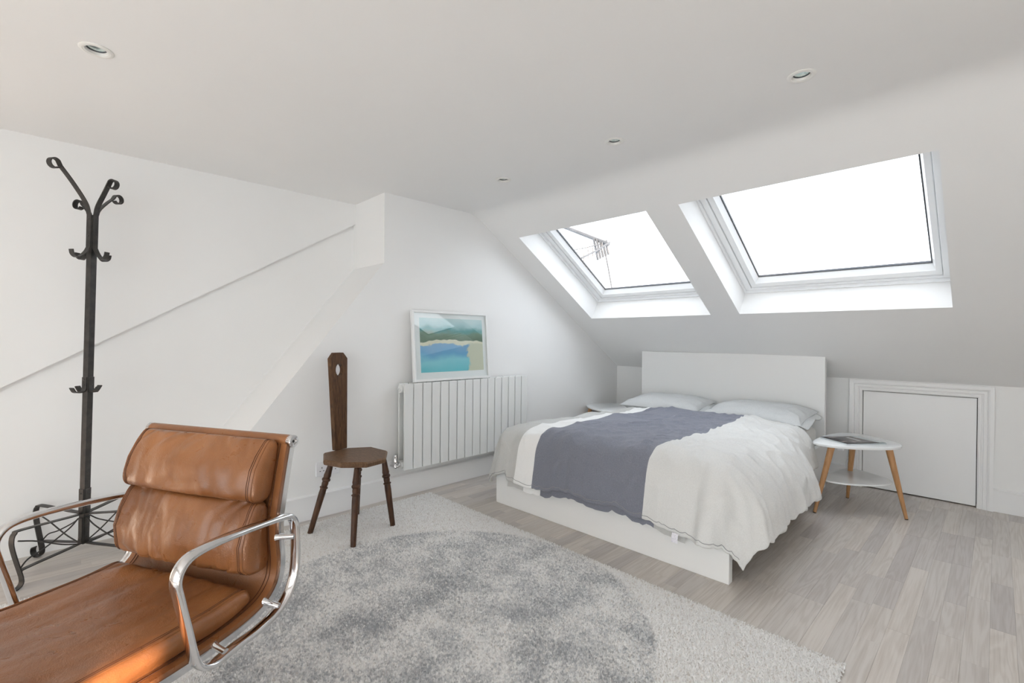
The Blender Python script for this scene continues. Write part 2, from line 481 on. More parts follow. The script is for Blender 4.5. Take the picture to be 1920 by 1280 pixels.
# linens
def linen(name, c0, c1, wr=0.85):
    m = mat(name, c0, 0.9, spec=0.15)
    bsdf(m).inputs['Sheen Weight'].default_value = 0.15
    tint(m, 260, c0, c1, 0.25, 0.75, 3, stretch=(1, 0.2, 1))
    tc = nd(m, 'ShaderNodeTexCoord')
    a = nd(m, 'ShaderNodeTexNoise', Scale=7.0, Detail=6.0, Roughness=0.55, Distortion=0.7); a.noise_type = 'RIDGED_MULTIFRACTAL'; lk(m, tc.outputs['Object'], a.inputs['Vector'])
    b = nd(m, 'ShaderNodeTexNoise', Scale=500.0, Detail=1.0); lk(m, tc.outputs['Object'], b.inputs['Vector'])
    s = nd(m, 'ShaderNodeMath', operation='MULTIPLY_ADD'); s.inputs[1].default_value = 0.05
    lk(m, b.outputs['Fac'], s.inputs[0]); lk(m, a.outputs['Fac'], s.inputs[2])
    bu = nd(m, 'ShaderNodeBump', Strength=wr, Distance=0.016); lk(m, s.outputs[0], bu.inputs['Height']); lk(m, bu.outputs['Normal'], bsdf(m).inputs['Normal'])
    return m
M['linen_grey'] = linen('linen_grey', (0.50, 0.50, 0.485), (0.57, 0.57, 0.555))
M['linen_pale'] = linen('linen_pale', (0.64, 0.64, 0.625), (0.72, 0.72, 0.71))
M['linen_white'] = linen('linen_white', (0.82, 0.82, 0.81), (0.87, 0.87, 0.865))
M['linen_blue'] = linen('chambray_blue', (0.175, 0.183, 0.222), (0.24, 0.25, 0.30))
M['pillowcase'] = linen('pillowcase_grey', (0.56, 0.575, 0.58), (0.64, 0.655, 0.66))
M['mattress'] = linen('mattress_cover', (0.74, 0.74, 0.72), (0.79, 0.79, 0.78), 0.1)

# ------------------------------------------------------------------ room shell
XL = -2.92           # left wall face
XB, XU = -3.385, -3.350   # set-back wall face, thicker upper part face
YK = 4.46            # knee wall face
ZC = 2.10            # flat ceiling
YS, SL = 2.42, 0.625 # where the slope starts, its fall
XR, YR = 2.2, -2.6   # unseen right and rear walls
NS = math.sqrt(1 + SL * SL)
sv = Vector((0, 1, -SL)) / NS
sn = Vector((0, SL, 1)) / NS
SO = Vector((0, YS, ZC))
def slope(u, v, t): return Vector((u, 0, 0)) + SO + sv * v + sn * t

floor = MB().box(-3.6, XR + .2, YR - .2, 4.7, -0.12, -0.014).build('floor', M['void'])
tag(floor, 'pale grey washed oak strip floor', 'floor', kind='structure')

# strips: 70 mm wide, random lengths; the ones that show most are objects of their own
def proj(p):
    c = CM @ (np.array(p, float) - np.array([0, 0, CAM_H]))
    if c[2] < 0.05: return None
    return 960 + F_PX * c[0] / c[2], 640 + F_PX * c[1] / c[2]
strips = []
x = -3.44
while x < XR:
    y = YR - random.uniform(0, 0.6)
    while y < YK + .1:
        l = random.choice((0.32, 0.42, 0.5, 0.6, 0.72))
        strips.append((x, max(y, YR), min(y + l, YK + .1)))
        y += l
    x += 0.07
def strip_area(s):
    x, y0, y1 = s
    if y1 - y0 < 0.02: return 0
    n = 0; tot = 0
    for k in range(9):
        yy = y0 + (y1 - y0) * (k + .5) / 9
        tot += 1
        if -2.8 < x + .035 < -0.37 and -0.9 < yy < 1.93: continue
        if -2.36 < x + .035 < -0.83 and 2.21 < yy < 4.2: continue
        if x < XL - 0.05 and yy > .35: continue
        p = proj((x + .035, yy, 0))
        if p and -10 < p[0] < 1930 and p[1] < 1290: n += 1
    if n == 0: return 0
    q = [proj(c) for c in ((x, y0, 0), (x + .07, y0, 0), (x + .07, y1, 0), (x, y1, 0))]
    if any(c is None for c in q): return 0
    a = 0.5 * abs(sum(q[i][0] * q[(i + 1) % 4][1] - q[(i + 1) % 4][0] * q[i][1] for i in range(4)))
    return a * n / tot
scored = sorted([(strip_area(s), s) for s in strips], reverse=True)
near = [s for a, s in scored if a > 0][:295]
rest = [s for a, s in scored if a > 0][295:] + [s for a, s in scored if a <= 0 and s[2] - s[1] > 0.02]
unit = None
for (x, y0, y1) in near:
    if unit is None:
        o = MB().box(0, 1, 0, 1, -1, 0).build('floor_strip', M['oak'], floor); unit = o.data
    else:
        o = bpy.data.objects.new('floor_strip', unit); COL.objects.link(o); o.parent = floor
    o.location = (x, y0, random.uniform(-0.0004, 0.0))
    o.scale = (0.0696, y1 - y0 - 0.0004, 0.014)
mb = MB()
for (x, y0, y1) in rest: mb.box(x, x + 0.0696, y0, y1 - 0.0004, -0.014, -0.0002)
tag(mb.build('floor_strips', M['oak'], floor, fix=False), kind='stuff')

def S(o, label, cat): return tag(o, label, cat, kind='structure')

yz = lambda a, b, t: (t, a, b)
mb = MB().prism([(0.326, -0.014), (4.7, -0.014), (4.7, .875), (2.42, 2.30), (1.622, 2.30), (1.622, 1.622)], yz, -3.6, XL)
S(mb.build('wall_left', M['paint']), 'white chimney breast wall with sloping shoulder behind the radiator', 'wall')
mb = MB().box(-3.7, XB, YR - .2, 1.8, -0.12, 2.5)
S(mb.build('wall_recess', M['paint']), 'lower set-back wall behind the coat stand', 'wall')
zl = lambda y: 0.853 + (y + 0.177) * 0.612
y0 = -0.177 - 0.853 / 0.612
mb = MB().prism([(YR - .1, 0.0), (y0, 0.0), (1.70, zl(1.70)), (1.70, 2.4), (YR - .1, 2.4)], yz, -3.5, XU)
S(mb.build('wall_recess_upper', M['paint']), 'thicker upper part of the set-back wall with slanting lower edge', 'wall')
# knee wall with hatch opening
HX0, HX1, HZ = -0.719, -0.089, 0.74
mb = slab_holes(MB(), lambda u, v, t: (u, t, v), (-3.6, XR + .2), (-0.12, 1.0), [(HX0, HX1, -0.014, HZ)], YK, YK + .16)
mb.box(-3.6, XR + .2, YK + .161, YK + .2, -.12, 1.0)
S(mb.build('wall_far', M['paint']), 'low white knee wall behind the bed and hatch', 'wall')
# flat ceiling, holes for the downlights
DL = [(-2.191, 0.109), (-0.52, 2.002), (-1.344, 2.011), (-2.156, 2.013)]
hh = 0.0305
TL = 0.09
mb = slab_holes(MB(), lambda u, v, t: (u, v, t), (-3.6, XR + .2), (YR - .2, YS - TL),
                [(x - hh, x + hh, y - hh, y + hh) for x, y in DL], ZC, ZC + .14)
S(mb.build('ceiling', M['ceil']), 'flat off-white ceiling over the room', 'ceiling')
# eased bend between ceiling and slope
bend = []
ang = math.atan(SL)
R_b = TL / math.tan(ang / 2) if ang else 1
for i in range(9):
    a = ang * i / 8
    bend.append((YS - TL + R_b * math.sin(a), ZC - R_b * (1 - math.cos(a))))
mb = MB().prism(bend + [(bend[-1][0] + .1, bend[-1][1] + .35), (YS - TL, ZC + .35)], yz, -3.6, XR + .2)
S(mb.build('ceiling_bend', M['ceil'], smooth=20), 'eased bend where the flat ceiling turns into the slope', 'ceiling')
# sloping ceiling with two skylight shafts
V0, V1 = 0.327, 1.490
SKY = [(-2.70, -1.563), (-1.348, -0.181)]
vend = (YK + .1 - YS) * NS
mb = slab_holes(MB(), slope, (-3.6, XR + .2), (TL - .0005, vend), [(a, b, V0, V1) for a, b in SKY], 0.0, 0.30)
S(mb.build('ceiling_slope', M['ceil']), 'sloping ceiling with two skylight shafts', 'ceiling')
for i, (a, b) in enumerate(SKY):
    w = empty('window_%d' % (i + 1), slope((a + b) / 2, V1, 0.2))
    S(w, ['left skylight, a white framed roof window with an aerial outside', 'right skylight, the larger looking white framed roof window'][i], 'skylight')
    inv = w.location.copy()
    pl = lambda u, v, t: slope(u, v, t) - inv
    e = 0.001
    ring(MB(), pl, (a + e, b - e, V0 + e, V1 - e), (a + .012, b - .012, V0 + .012, V1 - .012), 0.185, 0.30).build('shaft_lining', M['upvc'], w)
    fo = (a + .013, b - .013, V0 + .013, V1 - .013); fi = (a + .052, b - .045, V0 + .045, V1 - .032)
    bevel(ring(MB(), pl, fo, fi, 0.205, 0.30).build('frame', M['upvc'], w), 0.003)
    so = (a + .055, b - .048, V0 + .05, V1 - .036); si_ = (a + .095, b - .078, V0 + .085, V1 - .080)
    bevel(ring(MB(), pl, so, si_, 0.213, 0.285).build('sash', M['upvc'], w), 0.004)
    so2 = (si_[0] - .001, si_[1] + .001, si_[2] - .001, si_[3] + .001); si2 = (so2[0] + .018, so2[1] - .014, so2[2] + .015, so2[3] - .020)
    # sloped glazing bead
    mb = MB()
    co = [(so2[0], so2[2]), (so2[1], so2[2]), (so2[1], so2[3]), (so2[0], so2[3])]
    ci = [(si2[0], si2[2]), (si2[1], si2[2]), (si2[1], si2[3]), (si2[0], si2[3])]
    vs = [pl(u, v, .217) for u, v in co] + [pl(u, v, .252) for u, v in ci] + [pl(u, v, .275) for u, v in ci] + [pl(u, v, .275) for u, v in co]
    fs = []
    for k in range(4):
        k2 = (k + 1) % 4
        fs += [(k, k2, 4 + k2, 4 + k), (4 + k, 4 + k2, 8 + k2, 8 + k), (8 + k, 8 + k2, 12 + k2, 12 + k), (12 + k, 12 + k2, k2, k)]
    mb.add(vs, fs).build('glazing_bead', M['upvc'], w)
    gi = (si2[0] + .007, si2[1] - .007, si2[2] + .007, si2[3] - .007)
    ring(MB(), pl, (si2[0] - .0005, si2[1] + .0005, si2[2] - .0005, si2[3] + .0005), gi, .256, .27).build('gasket', M['gasket'], w)
    slab_holes(MB(), pl, (si2[0] - .004, si2[1] + .004), (si2[2] - .004, si2[3] + .004), [], .2605, .2655).build('pane', M['dimming_glass'], w)

# unseen rear wall with glazing; right wall with openings added for the light
SLIT = (-1.280, -1.150, 1.41, 1.53)  # added slit, sized to shape the sun beam onto the leather seat
REAR = (-1.9, 2.1, 0.05, 1.80)
mb = slab_holes(MB(), lambda u, v, t: (u, t, v), (-3.6, XR + .2), (-0.12, 2.4), [REAR], YR - .1, YR)
S(mb.build('wall_rear', M['paint']), 'white rear wall behind the camera with wide glazing', 'wall')
SIDE = (-2.4, 0.2, 0.06, 0.56)  # added low opening that lets in cool fill from the right
mb = slab_holes(MB(), lambda u, v, t: (t, u, v), (YR - .2, 4.7), (-0.12, 2.4), [SIDE, SLIT], XR, XR + .1)
S(mb.build('wall_right', M['paint']), 'white wall out of the picture on the right', 'wall')
for i, (h, pl, t0, lab) in enumerate(((SLIT, lambda u, v, t: (t, u, v), XR + .02, 'narrow high slit added in the unseen right wall to shape the sun patch'),
                                     (REAR, lambda u, v, t: (u, t, v), YR - .09, 'wide glazed doors in the rear wall'),
                                     (SIDE, lambda u, v, t: (t, u, v), XR + .02, 'wide low opening added in the unseen right wall for fill light'))):
    w = S(empty('window_%d' % (i + 3)), lab, 'window')  # first and last are light openings added in the right wall
    fw = 0.004 if i == 0 else 0.05
    inn = (h[0] + fw, h[1] - fw, h[2] + fw, h[3] - fw)
    ring(MB(), pl, h, inn, t0, t0 + .06).build('frame', M['upvc'], w)
    slab_holes(MB(), pl, inn[:2], inn[2:], [], t0 + .025, t0 + .031).build('pane', M['glass'], w)
    if i == 1:
        for k in range(1, 6):
            um = h[0] + (h[1] - h[0]) * k / 6
            slab_holes(MB(), pl, (um - .03, um + .03), inn[2:], [], t0 + .005, t0 + .055).build('mullion', M['upvc'], w)

# ------------------------------------------------------------------ skirting, hatch
def skirting(name, p0, p1, nrm, label, h=0.152, t=0.012):
    p0, p1, nrm = Vector(p0), Vector(p1), Vector(nrm)
    prof = [(0, 0.0), (t, 0.0), (t, h - .018), (t + .006, h - .016), (t + .006, h - .008), (t * .5, h), (0, h)]
    vs = [p + nrm * a + Vector((0, 0, b)) for p in (p0, p1) for a, b in prof]
    n = len(prof)
    fs = [tuple(range(n))[::-1], tuple(range(n, 2 * n))] + [(i, (i + 1) % n, n + (i + 1) % n, n + i) for i in range(n)]
    return S(MB().add(vs, fs).build(name, M['satin']), label, 'skirting')
skirting('baseboard_left', (XL, .46, 0), (XL, YK, 0), (1, 0, 0), 'white skirting board along the radiator wall')
CW = 0.079
skirting('baseboard_far', (XL + .02, YK, 0), (HX0 - CW, YK, 0), (0, -1, 0), 'white skirting board behind the bed, left of the hatch')
skirting('baseboard_far_right', (HX1 + CW, YK, 0), (XR, YK, 0), (0, -1, 0), 'white skirting board at right edge, right of the hatch')
d1 = bevel(MB().box(HX0 + .004, HX1 - .004, YK + .006, YK + .036, 0.008, HZ - .005).build('door_1', M['satin']), 0.002)
S(d1, 'small flush white eaves hatch door in the knee wall', 'door')
MB().box(HX0 + .0, HX1 - .0, YK + .10, YK + .11, -0.013, HZ).build('shade_backing', M['void'], d1)  # dark sheet standing in for the shade behind the hatch gaps
tr = S(empty('trim_1', (0, YK, 0)), 'moulded white architrave around the eaves hatch', 'architrave')
prof = [(0.0, 0), (0.0, .012), (.008, .017), (.016, .017), (.020, .012), (.026, .014), (.030, .020), (.044, .021), (.048, .017), (.052, .023), (.060, .026), (CW, .027), (CW, 0)]
n = len(prof)
def casing(name, f0, f1):
    vs = [f0(w, d) for w, d in prof] + [f1(w, d) for w, d in prof]
    fs = [tuple(range(n))[::-1], tuple(range(n, 2 * n))] + [(i, (i + 1) % n, n + (i + 1) % n, n + i) for i in range(n)]
    MB().add(vs, fs).build(name, M['satin'], tr)
casing('jamb', lambda w, d: (HX0 - w, -d, 0), lambda w, d: (HX0 - w, -d, HZ + w))
casing('jamb', lambda w, d: (HX1 + w, -d, 0), lambda w, d: (HX1 + w, -d, HZ + w))
casing('head', lambda w, d: (HX0 - w, -d, HZ + w), lambda w, d: (HX1 + w, -d, HZ + w))

# ------------------------------------------------------------------ downlights
M['lamp_glass'] = mat('dichroic_reflector', (0.62, 0.74, 0.72), 0.12, 0.8)
tint(M['lamp_glass'], 120, (0.45, 0.60, 0.60), (0.85, 0.90, 0.88))
M['trim_cream'] = mat('downlight_trim', (0.80, 0.79, 0.76), 0.35)
add_bump(M['trim_cream'], 100, 0.02, 0.0005)
M['lens'] = mat('lamp_capsule', (0.8, 0.85, 0.83), 0.05, 0.3)
tint(M['lens'], 200, (0.7, 0.75, 0.74), (0.9, 0.93, 0.92))
dlab = ['round recessed downlight at upper left above the coat stand', 'round recessed downlight at upper right above the right skylight',
        'round recessed downlight in the middle, above the gap between the skylights', 'smallest looking recessed downlight, above the radiator picture']
for (x, y), lb in zip(DL, dlab):
    d = tag(empty('downlight', (x, y, ZC)), lb, 'downlight', 'recessed ceiling downlights')
    MB().lathe([(0.0, .0475), (.002, .048), (.004, .045), (.0045, .038), (.0035, .037), (.004, .035), (.003, .0315), (-.006, .0285), (-.006, .0300), (0, .0475)],
               (0, 0, 0), (0, 0, -1), 32, cap=False).build('trim_ring', M['trim_cream'], d, smooth=35)
    MB().lathe([(.006, .0290), (.006, .0255), (.012, .0255), (.012, .0290), (.006, .0290)], (0, 0, 0), (0, 0, 1), 32, cap=False).build('retaining_ring', M['gasket'], d, smooth=35)
    MB().lathe([(.008, .0256), (.020, .0235), (.034, .016), (.042, .006)], (0, 0, 0), (0, 0, 1), 28).build('reflector', M['lamp_glass'], d, smooth=60)
    MB().lathe([(.014, .001), (.015, .004), (.030, .0045), (.036, .004)], (0, 0, 0), (0, 0, 1), 12).build('capsule', M['lens'], d, smooth=60)

# ------------------------------------------------------------------ radiator
rd = tag(empty('radiator', (-2.84, 2.3175, 0.21)), 'light grey flat panel radiator on the left wall', 'radiator')
RY0, PITCH_R, NP = -0.6025, 0.0753, 16
pm = None
for i in range(NP):
    y = RY0 + i * PITCH_R
    if pm is None:
        o = bevel(MB().box(0.026, 0.040, 0, .0680, 0, .588).build('front_panel', M['rad'], rd), 0.003); pm = o.data
    else:
        o = bpy.data.objects.new('front_panel', pm); COL.objects.link(o); o.parent = rd; bevel(o, 0.003)
    o.location = (0, y, 0)
pb = None
for i in range(NP):
    y = RY0 + i * PITCH_R
    if pb is None:
        o = bevel(MB().box(-0.044, -0.030, 0, .0695, 0, .588).build('rear_panel', M['rad'], rd), 0.003); pb = o.data
    else:
        o = bpy.data.objects.new('rear_panel', pb); COL.objects.link(o); o.parent = rd; bevel(o, 0.003)
    o.location = (0, y, 0)
for z in (.035, .553):
    h = MB().tube([(-.002, RY0 - .012, z), (-.002, RY0 + NP * PITCH_R + .008, z)], .0275, 20).build('header_pipe', M['rad'], rd, smooth=40)
    MB().lathe([(0, .017), (.007, .017), (.009, .014), (.009, .007), (.004, .006)], (-.002, RY0 - .012, z), (-.002, RY0 - 1, z), 16).build('end_plug', M['rad'] if z > .3 else M['chrome'], h, smooth=35)
for y in (RY0 + .2, RY0 + NP * PITCH_R - .2):
    MB().box(-.079, -.044, y - .02, y + .02, .40, .46).build('wall_bracket', M['rad'], rd)
v = MB()
v.lathe([(0, .010), (.004, .013), (.02, .013), (.024, .0105), (.03, .0105), (.033, .0145), (.078, .0145), (.082, .012), (.094, .0125), (.097, .010)], (-.012, RY0 - .036, .012), (-.012, RY0 - .036, 1), 20)
valve = v.build('valve', M['chrome'], rd, smooth=35)
MB().tube([(-.012, RY0 - .036, .022), (-.002, RY0 - .010, .030)], .0095, 14).build('tail', M['chrome'], valve, smooth=40)
MB().tube([(-.012, RY0 - .036, .020), (-.078, RY0 - .036, .020)], .0075, 14).build('inlet_pipe', M['chrome'], valve, smooth=40)
MB().lathe([(0, .030), (.004, .028), (.006, .010)], (-.0795, RY0 - .036, .020), (1, RY0 - .036, .020), 24).build('wall_collar', M['plastic'], valve, smooth=40)

# ------------------------------------------------------------------ picture leaning on the radiator
pc = empty('framed_print', (-2.858, 2.166, 0.799))
lean = math.atan2(0.042, 0.51)
pc.rotation_euler = (0, -lean, 0)
tag(pc, 'white framed colour print in blue, green and cream leaning on the radiator', 'picture')
FW, FH = 0.352, 0.512
yzp = lambda u, v, t: (t, u, v)
bevel(ring(MB(), yzp, (-FW, FW, 0, FH), (-FW + .017, FW - .017, .017, FH - .017), 0.0, 0.024).build('frame', M['lacquer'], pc), 0.0015)
MB().box(.001, .006, -FW + .016, FW - .016, .016, FH - .016).build('backing_board', M['lacquer'], pc)
M['mount'] = mat('paper_mount', (0.90, 0.91, 0.93), 0.8); add_bump(M['mount'], 300, 0.05, 0.0005)
MB().box(.0062, .0075, -FW + .0165, FW - .0165, .0165, FH - .0165).build('mount', M['mount'], pc)
m = mat('print_ink', (0.3, 0.6, 0.7), 0.55); M['print'] = m
tc = nd(m, 'ShaderNodeTexCoord'); sx = nd(m, 'ShaderNodeSeparateXYZ'); lk(m, tc.outputs['Generated'], sx.inputs[0])
nz = nd(m, 'ShaderNodeTexNoise', Scale=3.2, Detail=5.0); lk(m, tc.outputs['Generated'], nz.inputs['Vector'])
wob = nd(m, 'ShaderNodeMath', operation='MULTIPLY_ADD'); wob.inputs[1].default_value = 0.34; wob.inputs[2].default_value = -0.17; lk(m, nz.outputs['Fac'], wob.inputs[0])
zz = nd(m, 'ShaderNodeMath', operation='ADD'); lk(m, sx.outputs['Z'], zz.inputs[0]); lk(m, wob.outputs[0], zz.inputs[1])
bands = ramp(m, [(0.0, (0.14, 0.58, 0.68)), (0.22, (0.25, 0.66, 0.76)), (0.36, (0.12, 0.38, 0.66)), (0.505, (0.20, 0.42, 0.68)), (0.52, (0.76, 0.72, 0.56)),
                 (0.585, (0.80, 0.77, 0.62)), (0.60, (0.10, 0.17, 0.11)), (0.72, (0.17, 0.28, 0.20)), (0.80, (0.12, 0.36, 0.38)), (0.88, (0.45, 0.66, 0.70)), (1.0, (0.62, 0.77, 0.80))])
lk(m, zz.outputs[0], bands.inputs['Fac'])
yy = nd(m, 'ShaderNodeMath', operation='ADD'); lk(m, sx.outputs['Y'], yy.inputs[0]); lk(m, wob.outputs[0], yy.inputs[1])
side = nd(m, 'ShaderNodeMapRange'); side.inputs['From Min'].default_value = 0.74; side.inputs['From Max'].default_value = 0.76; lk(m, yy.outputs[0], side.inputs['Value'])
low = nd(m, 'ShaderNodeMapRange'); low.inputs['From Min'].default_value = 0.545; low.inputs['From Max'].default_value = 0.535; lk(m, zz.outputs[0], low.inputs['Value'])
both = nd(m, 'ShaderNodeMath', operation='MULTIPLY'); lk(m, side.outputs[0], both.inputs[0]); lk(m, low.outputs[0], both.inputs[1])
mx = nd(m, 'ShaderNodeMix', data_type='RGBA'); lk(m, both.outputs[0], mx.inputs[0]); lk(m, bands.outputs['Color'], mx.inputs[6]); mx.inputs[7].default_value = (0.66, 0.66, 0.52, 1)
lk(m, mx.outputs[2], bsdf(m).inputs['Base Color'])
MB().box(.0076, .0081, -FW + .068, FW - .050, .064, FH - .052).build('print', M['print'], pc)
MB().box(.016, .018, -FW + .0165, FW - .0165, .0165, FH - .0165).build('pane', M['glass'], pc)

# ------------------------------------------------------------------ wall socket
so = tag(empty('wall_socket', (XL, 1.237, 0.295)), 'white double wall socket behind the dark wooden chair', 'socket')
bevel(MB().box(0.0005, .011, -.073, .073, -.043, .043).build('faceplate', M['plastic'], so), 0.003)
for c in (-.037, .037):
    for (dy, dz, hy, hz) in ((0, .008, .0022, .0045), (-.011, -.012, .0040, .0022), (.011, -.012, .0040, .0022)):
        MB().box(.0111, .0116, c + dy - hy, c + dy + hy, dz - hz, dz + hz).build('pin_hole', M['gasket'], so)
    bevel(MB().box(.0111, .0145, c * .32 - .006, c * .32 + .006, .012, .030).build('switch', M['plastic'], so), 0.001)

# ------------------------------------------------------------------ rug
RX0, RX1, RY0_, RY1 = -2.82, -0.352, -1.0, 1.943
rug = tag(empty('rug', ((RX0 + RX1) / 2, (RY0_ + RY1) / 2, 0)), 'pale grey deep pile rug with a mottled darker grey disc', 'rug')
ox, oy = rug.location.x, rug.location.y
bevel(MB().box(RX0 + .006 - ox, RX1 - .006 - ox, RY0_ + .006 - oy, RY1 - .006 - oy, 0.0005, .007).build('backing', M['wool'], rug), .003)
sp_ = 0.0072
nx, ny = int((RX1 - RX0) / sp_), int((RY1 - RY0_) / sp_)
gx, gy = np.meshgrid(np.linspace(RX0, RX1, nx), np.linspace(RY0_, RY1, ny))
gx = gx.ravel() + rng.uniform(-.0036, .0036, nx * ny); gy = gy.ravel() + rng.uniform(-.0036, .0036, nx * ny)
N = len(gx)
wl = 0.5 + 0.5 * np.sin(gx * 61 + 3 * np.sin(gy * 23)) * np.sin(gy * 57 + 2 * np.sin(gx * 31))
hgt = 0.0110 + 0.0032 * rng.random(N) + 0.002 * wl
ang_ = rng.uniform(0, 2 * np.pi, N); ln_ = rng.uniform(0, .006, N)
rad_ = rng.uniform(.0042, .0062, N); rot = rng.uniform(0, 2 * np.pi, N)
V = np.zeros((N, 4, 3))
for k in range(3):
    V[:, k, 0] = gx + rad_ * np.cos(rot + k * 2.0944) - ox
    V[:, k, 1] = gy + rad_ * np.sin(rot + k * 2.0944) - oy
    V[:, k, 2] = 0.0055
V[:, 3, 0] = gx + ln_ * np.cos(ang_) - ox; V[:, 3, 1] = gy + ln_ * np.sin(ang_) - oy; V[:, 3, 2] = hgt
I = (np.arange(N) * 4)[:, None]
FA = np.concatenate([I + np.array([0, 1, 3]), I + np.array([1, 2, 3]), I + np.array([2, 0, 3])], axis=1).reshape(-1)
me = bpy.data.meshes.new('pile')
me.vertices.add(N * 4); me.vertices.foreach_set('co', V.reshape(-1))
me.loops.add(len(FA)); me.loops.foreach_set('vertex_index', FA.astype(np.int32))
me.polygons.add(N * 3); me.polygons.foreach_set('loop_start', np.arange(0, N * 9, 3, dtype=np.int32))
me.polygons.foreach_set('use_smooth', np.ones(N * 3, dtype=bool))
me.update(calc_edges=True); me.validate()
me.materials.append(M['wool'])
pile = bpy.data.objects.new('pile', me); COL.objects.link(pile); pile.parent = rug
tag(pile, kind='stuff')
ZRUG = 0.011

# ------------------------------------------------------------------ bed
BR = math.radians(1.2)
BED = (-1.608, 2.19, 0)
bed = tag(empty('double_bed', BED, BR), 'white low double bed frame with tall plain headboard under the skylights', 'bed')
bevel(MB().box(-.767, .767, 0, .042, 0.0, .36).build('footboard', M['lacquer'], bed), 0.0025)
for s in (-1, 1):
    bevel(MB().box(*(sorted((s * .767, s * .737))), .043, 1.985, .10, .36).build('side_rail', M['lacquer'], bed), 0.002)
bevel(MB().box(-.790, .742, 1.986, 2.036, 0.0, 1.0).build('headboard', M['lacquer'], bed), 0.003)
MB().box(-.03, .03, .043, 1.985, .12, .2).build('centre_beam', M['lacquer'], bed)
for k in range(14):
    MB().box(-.736, .736, .10 + k * .135, .17 + k * .135, .201, .219).build('slat', M['beech'], bed)

mt = tag(empty('mattress', BED, BR), 'white mattress lying in the bed under the duvet', 'mattress')
bevel(MB().box(-.70, .70, .06, 1.97, .22, .47).build('mattress_body', M['mattress'], mt), .05, 4)

# duvet: flat cloth laid over the bed, hanging over both sides and the foot
A_, B_ = 0.625, 0.145     # where sides / foot start to bend (local)
HEADY = 1.46
aL, aR = -1.0, 1.05
bFoot = -0.305
def lin(a, b, n): return [a + (b - a) * i / n for i in range(n)]
W0, W1, W2 = -0.545, -0.395, 0.362
avals = lin(aL, W0, 34) + lin(W0, W1, 12) + lin(W1, W2, 50) + lin(W2, aR, 46) + [aR]
bvals = lin(HEADY, bFoot, 118) + [bFoot]
def drape(a, b):
    oa = max(0.0, abs(a) - A_); ob = max(0.0, B_ - b)
    sgn = 1 if a > 0 else -1
    pw_ = 2.0 if not (oa > 0 and ob > 0) else 2.6
    r = (oa ** pw_ + ob ** pw_) ** (1 / pw_)
    x = max(-A_, min(A_, a)); y = max(B_, b)
    crown = 0.030 * (1 - (x / A_) ** 2 * .8) 
    nz_ = noise.noise(Vector((a * 2.3, b * 2.1, 1.7))) * .022 + noise.noise(Vector((a * 6.5, b * 5.2, 4.1))) * .012
    rid = 1 - abs(noise.noise(Vector((a * 7.0 + 1.5 * noise.noise(Vector((a * 3, b * 3, 9))), b * 5.0, 7.7)))) * 2.2
    nz_ += 0.016 * max(0, rid) ** 3
    rid2 = 1 - abs(noise.noise(Vector((a * 13 + b * 4, b * 9 - a * 3, 2.9)))) * 3
    nz_ += 0.010 * max(0, rid2) ** 2 * smoothstep(.1, .9, a + .6)
    z = 0.520 + crown + nz_ - .030 * smoothstep(.20, .62, -a) * smoothstep(.2, .9, b)
    # towards the pillows the cloth climbs a little and thins
    z += 0.012 * smoothstep(1.25, HEADY, b)
    if r <= 0: return x, y, z
    R = 0.175 - (-.02 if sgn > 0 else .03) * (oa / r)
    tmax = 1.36
    # arc-length -> out, down
    if r < R * tmax: out, down = R * math.sin(r / R), R * (1 - math.cos(r / R))
    else:
        q = r - R * tmax
        out = R * math.sin(tmax) + q * math.cos(tmax); down = R * (1 - math.cos(tmax)) + q * math.sin(tmax)
    hy_ = math.hypot(oa, ob)
    ux, uy = (oa / hy_) * sgn, -(ob / hy_)
    taper = smoothstep(.90, 1.32, b) if sgn > 0 else 0.0
    out *= 1 - .22 * taper
    uy *= 1 - (.30 if sgn > 0 else .1) * smoothstep(0, .28, oa)
    # hanging folds: perimeter coordinate runs round the hem
    if oa > 0 and ob > 0: per = sgn * (B_ * 0 + 3.0 + math.atan2(ob, oa) * .45)
    elif oa > 0: per = sgn * (3.0 - (b - B_))
    else: per = sgn * (3.0 + .45 * math.pi / 2) + a - sgn * A_
    g = smoothstep(0.03, .34, r)
    fold = noise.noise(Vector((per * 5.2, r * 1.2, 2.2 + sgn))) * .050 + noise.noise(Vector((per * 13, r * 2.5, 5.2))) * .016
    fold *= 1 - .5 * taper
    if ob > 0 and oa == 0: fold = fold * .30 + noise.noise(Vector((per * 24, r * 2.0, 1.1))) * .007 - 0.006
    if sgn < 0 and oa > 0: fold *= .7
    out += fold * g + (.012 if sgn > 0 else .028) * smoothstep(0, .06, oa) + (.055 * g * (oa / r) * (1 - taper) if sgn > 0 else 0)
    if ob > 0 and oa > 0: out += .02 * g * math.sin(2 * math.atan2(ob, oa))
    down += noise.noise(Vector((per * 2.5, 0, 8.8))) * .02 * g
    if sgn > 0 and oa > 0: down -= .04 * smoothstep(.9, 1.4, b) * g
    if sgn < 0 and oa > 0 and ob > 0: down *= .86
    return x + ux * out, y + uy * out, max(0.045, z - down)
dv = empty('duvet', BED, BR)
tag(dv, 'striped linen duvet in grey, white and slate blue spread over the bed', 'duvet')
P = [[drape(a, b) for b in bvals] for a in avals]
def band(i, j):
    a = (avals[i] + avals[i + 1]) / 2
    return 0 if a < W0 else 1 if a < W1 else 2 if a < W2 else 3
du = MB().grid(P, mi=band).build('duvet_cover', [M['linen_grey'], M['linen_white'], M['linen_blue'], M['linen_pale']], dv, smooth=180, fix=False)
sd = du.modifiers.new('thickness', 'SOLIDIFY'); sd.thickness = 0.022; sd.offset = -1 if du.data.polygons[3000].normal.z > 0 else 1
sb = du.modifiers.new('smooth', 'SUBSURF'); sb.levels = 1; sb.render_levels = 1
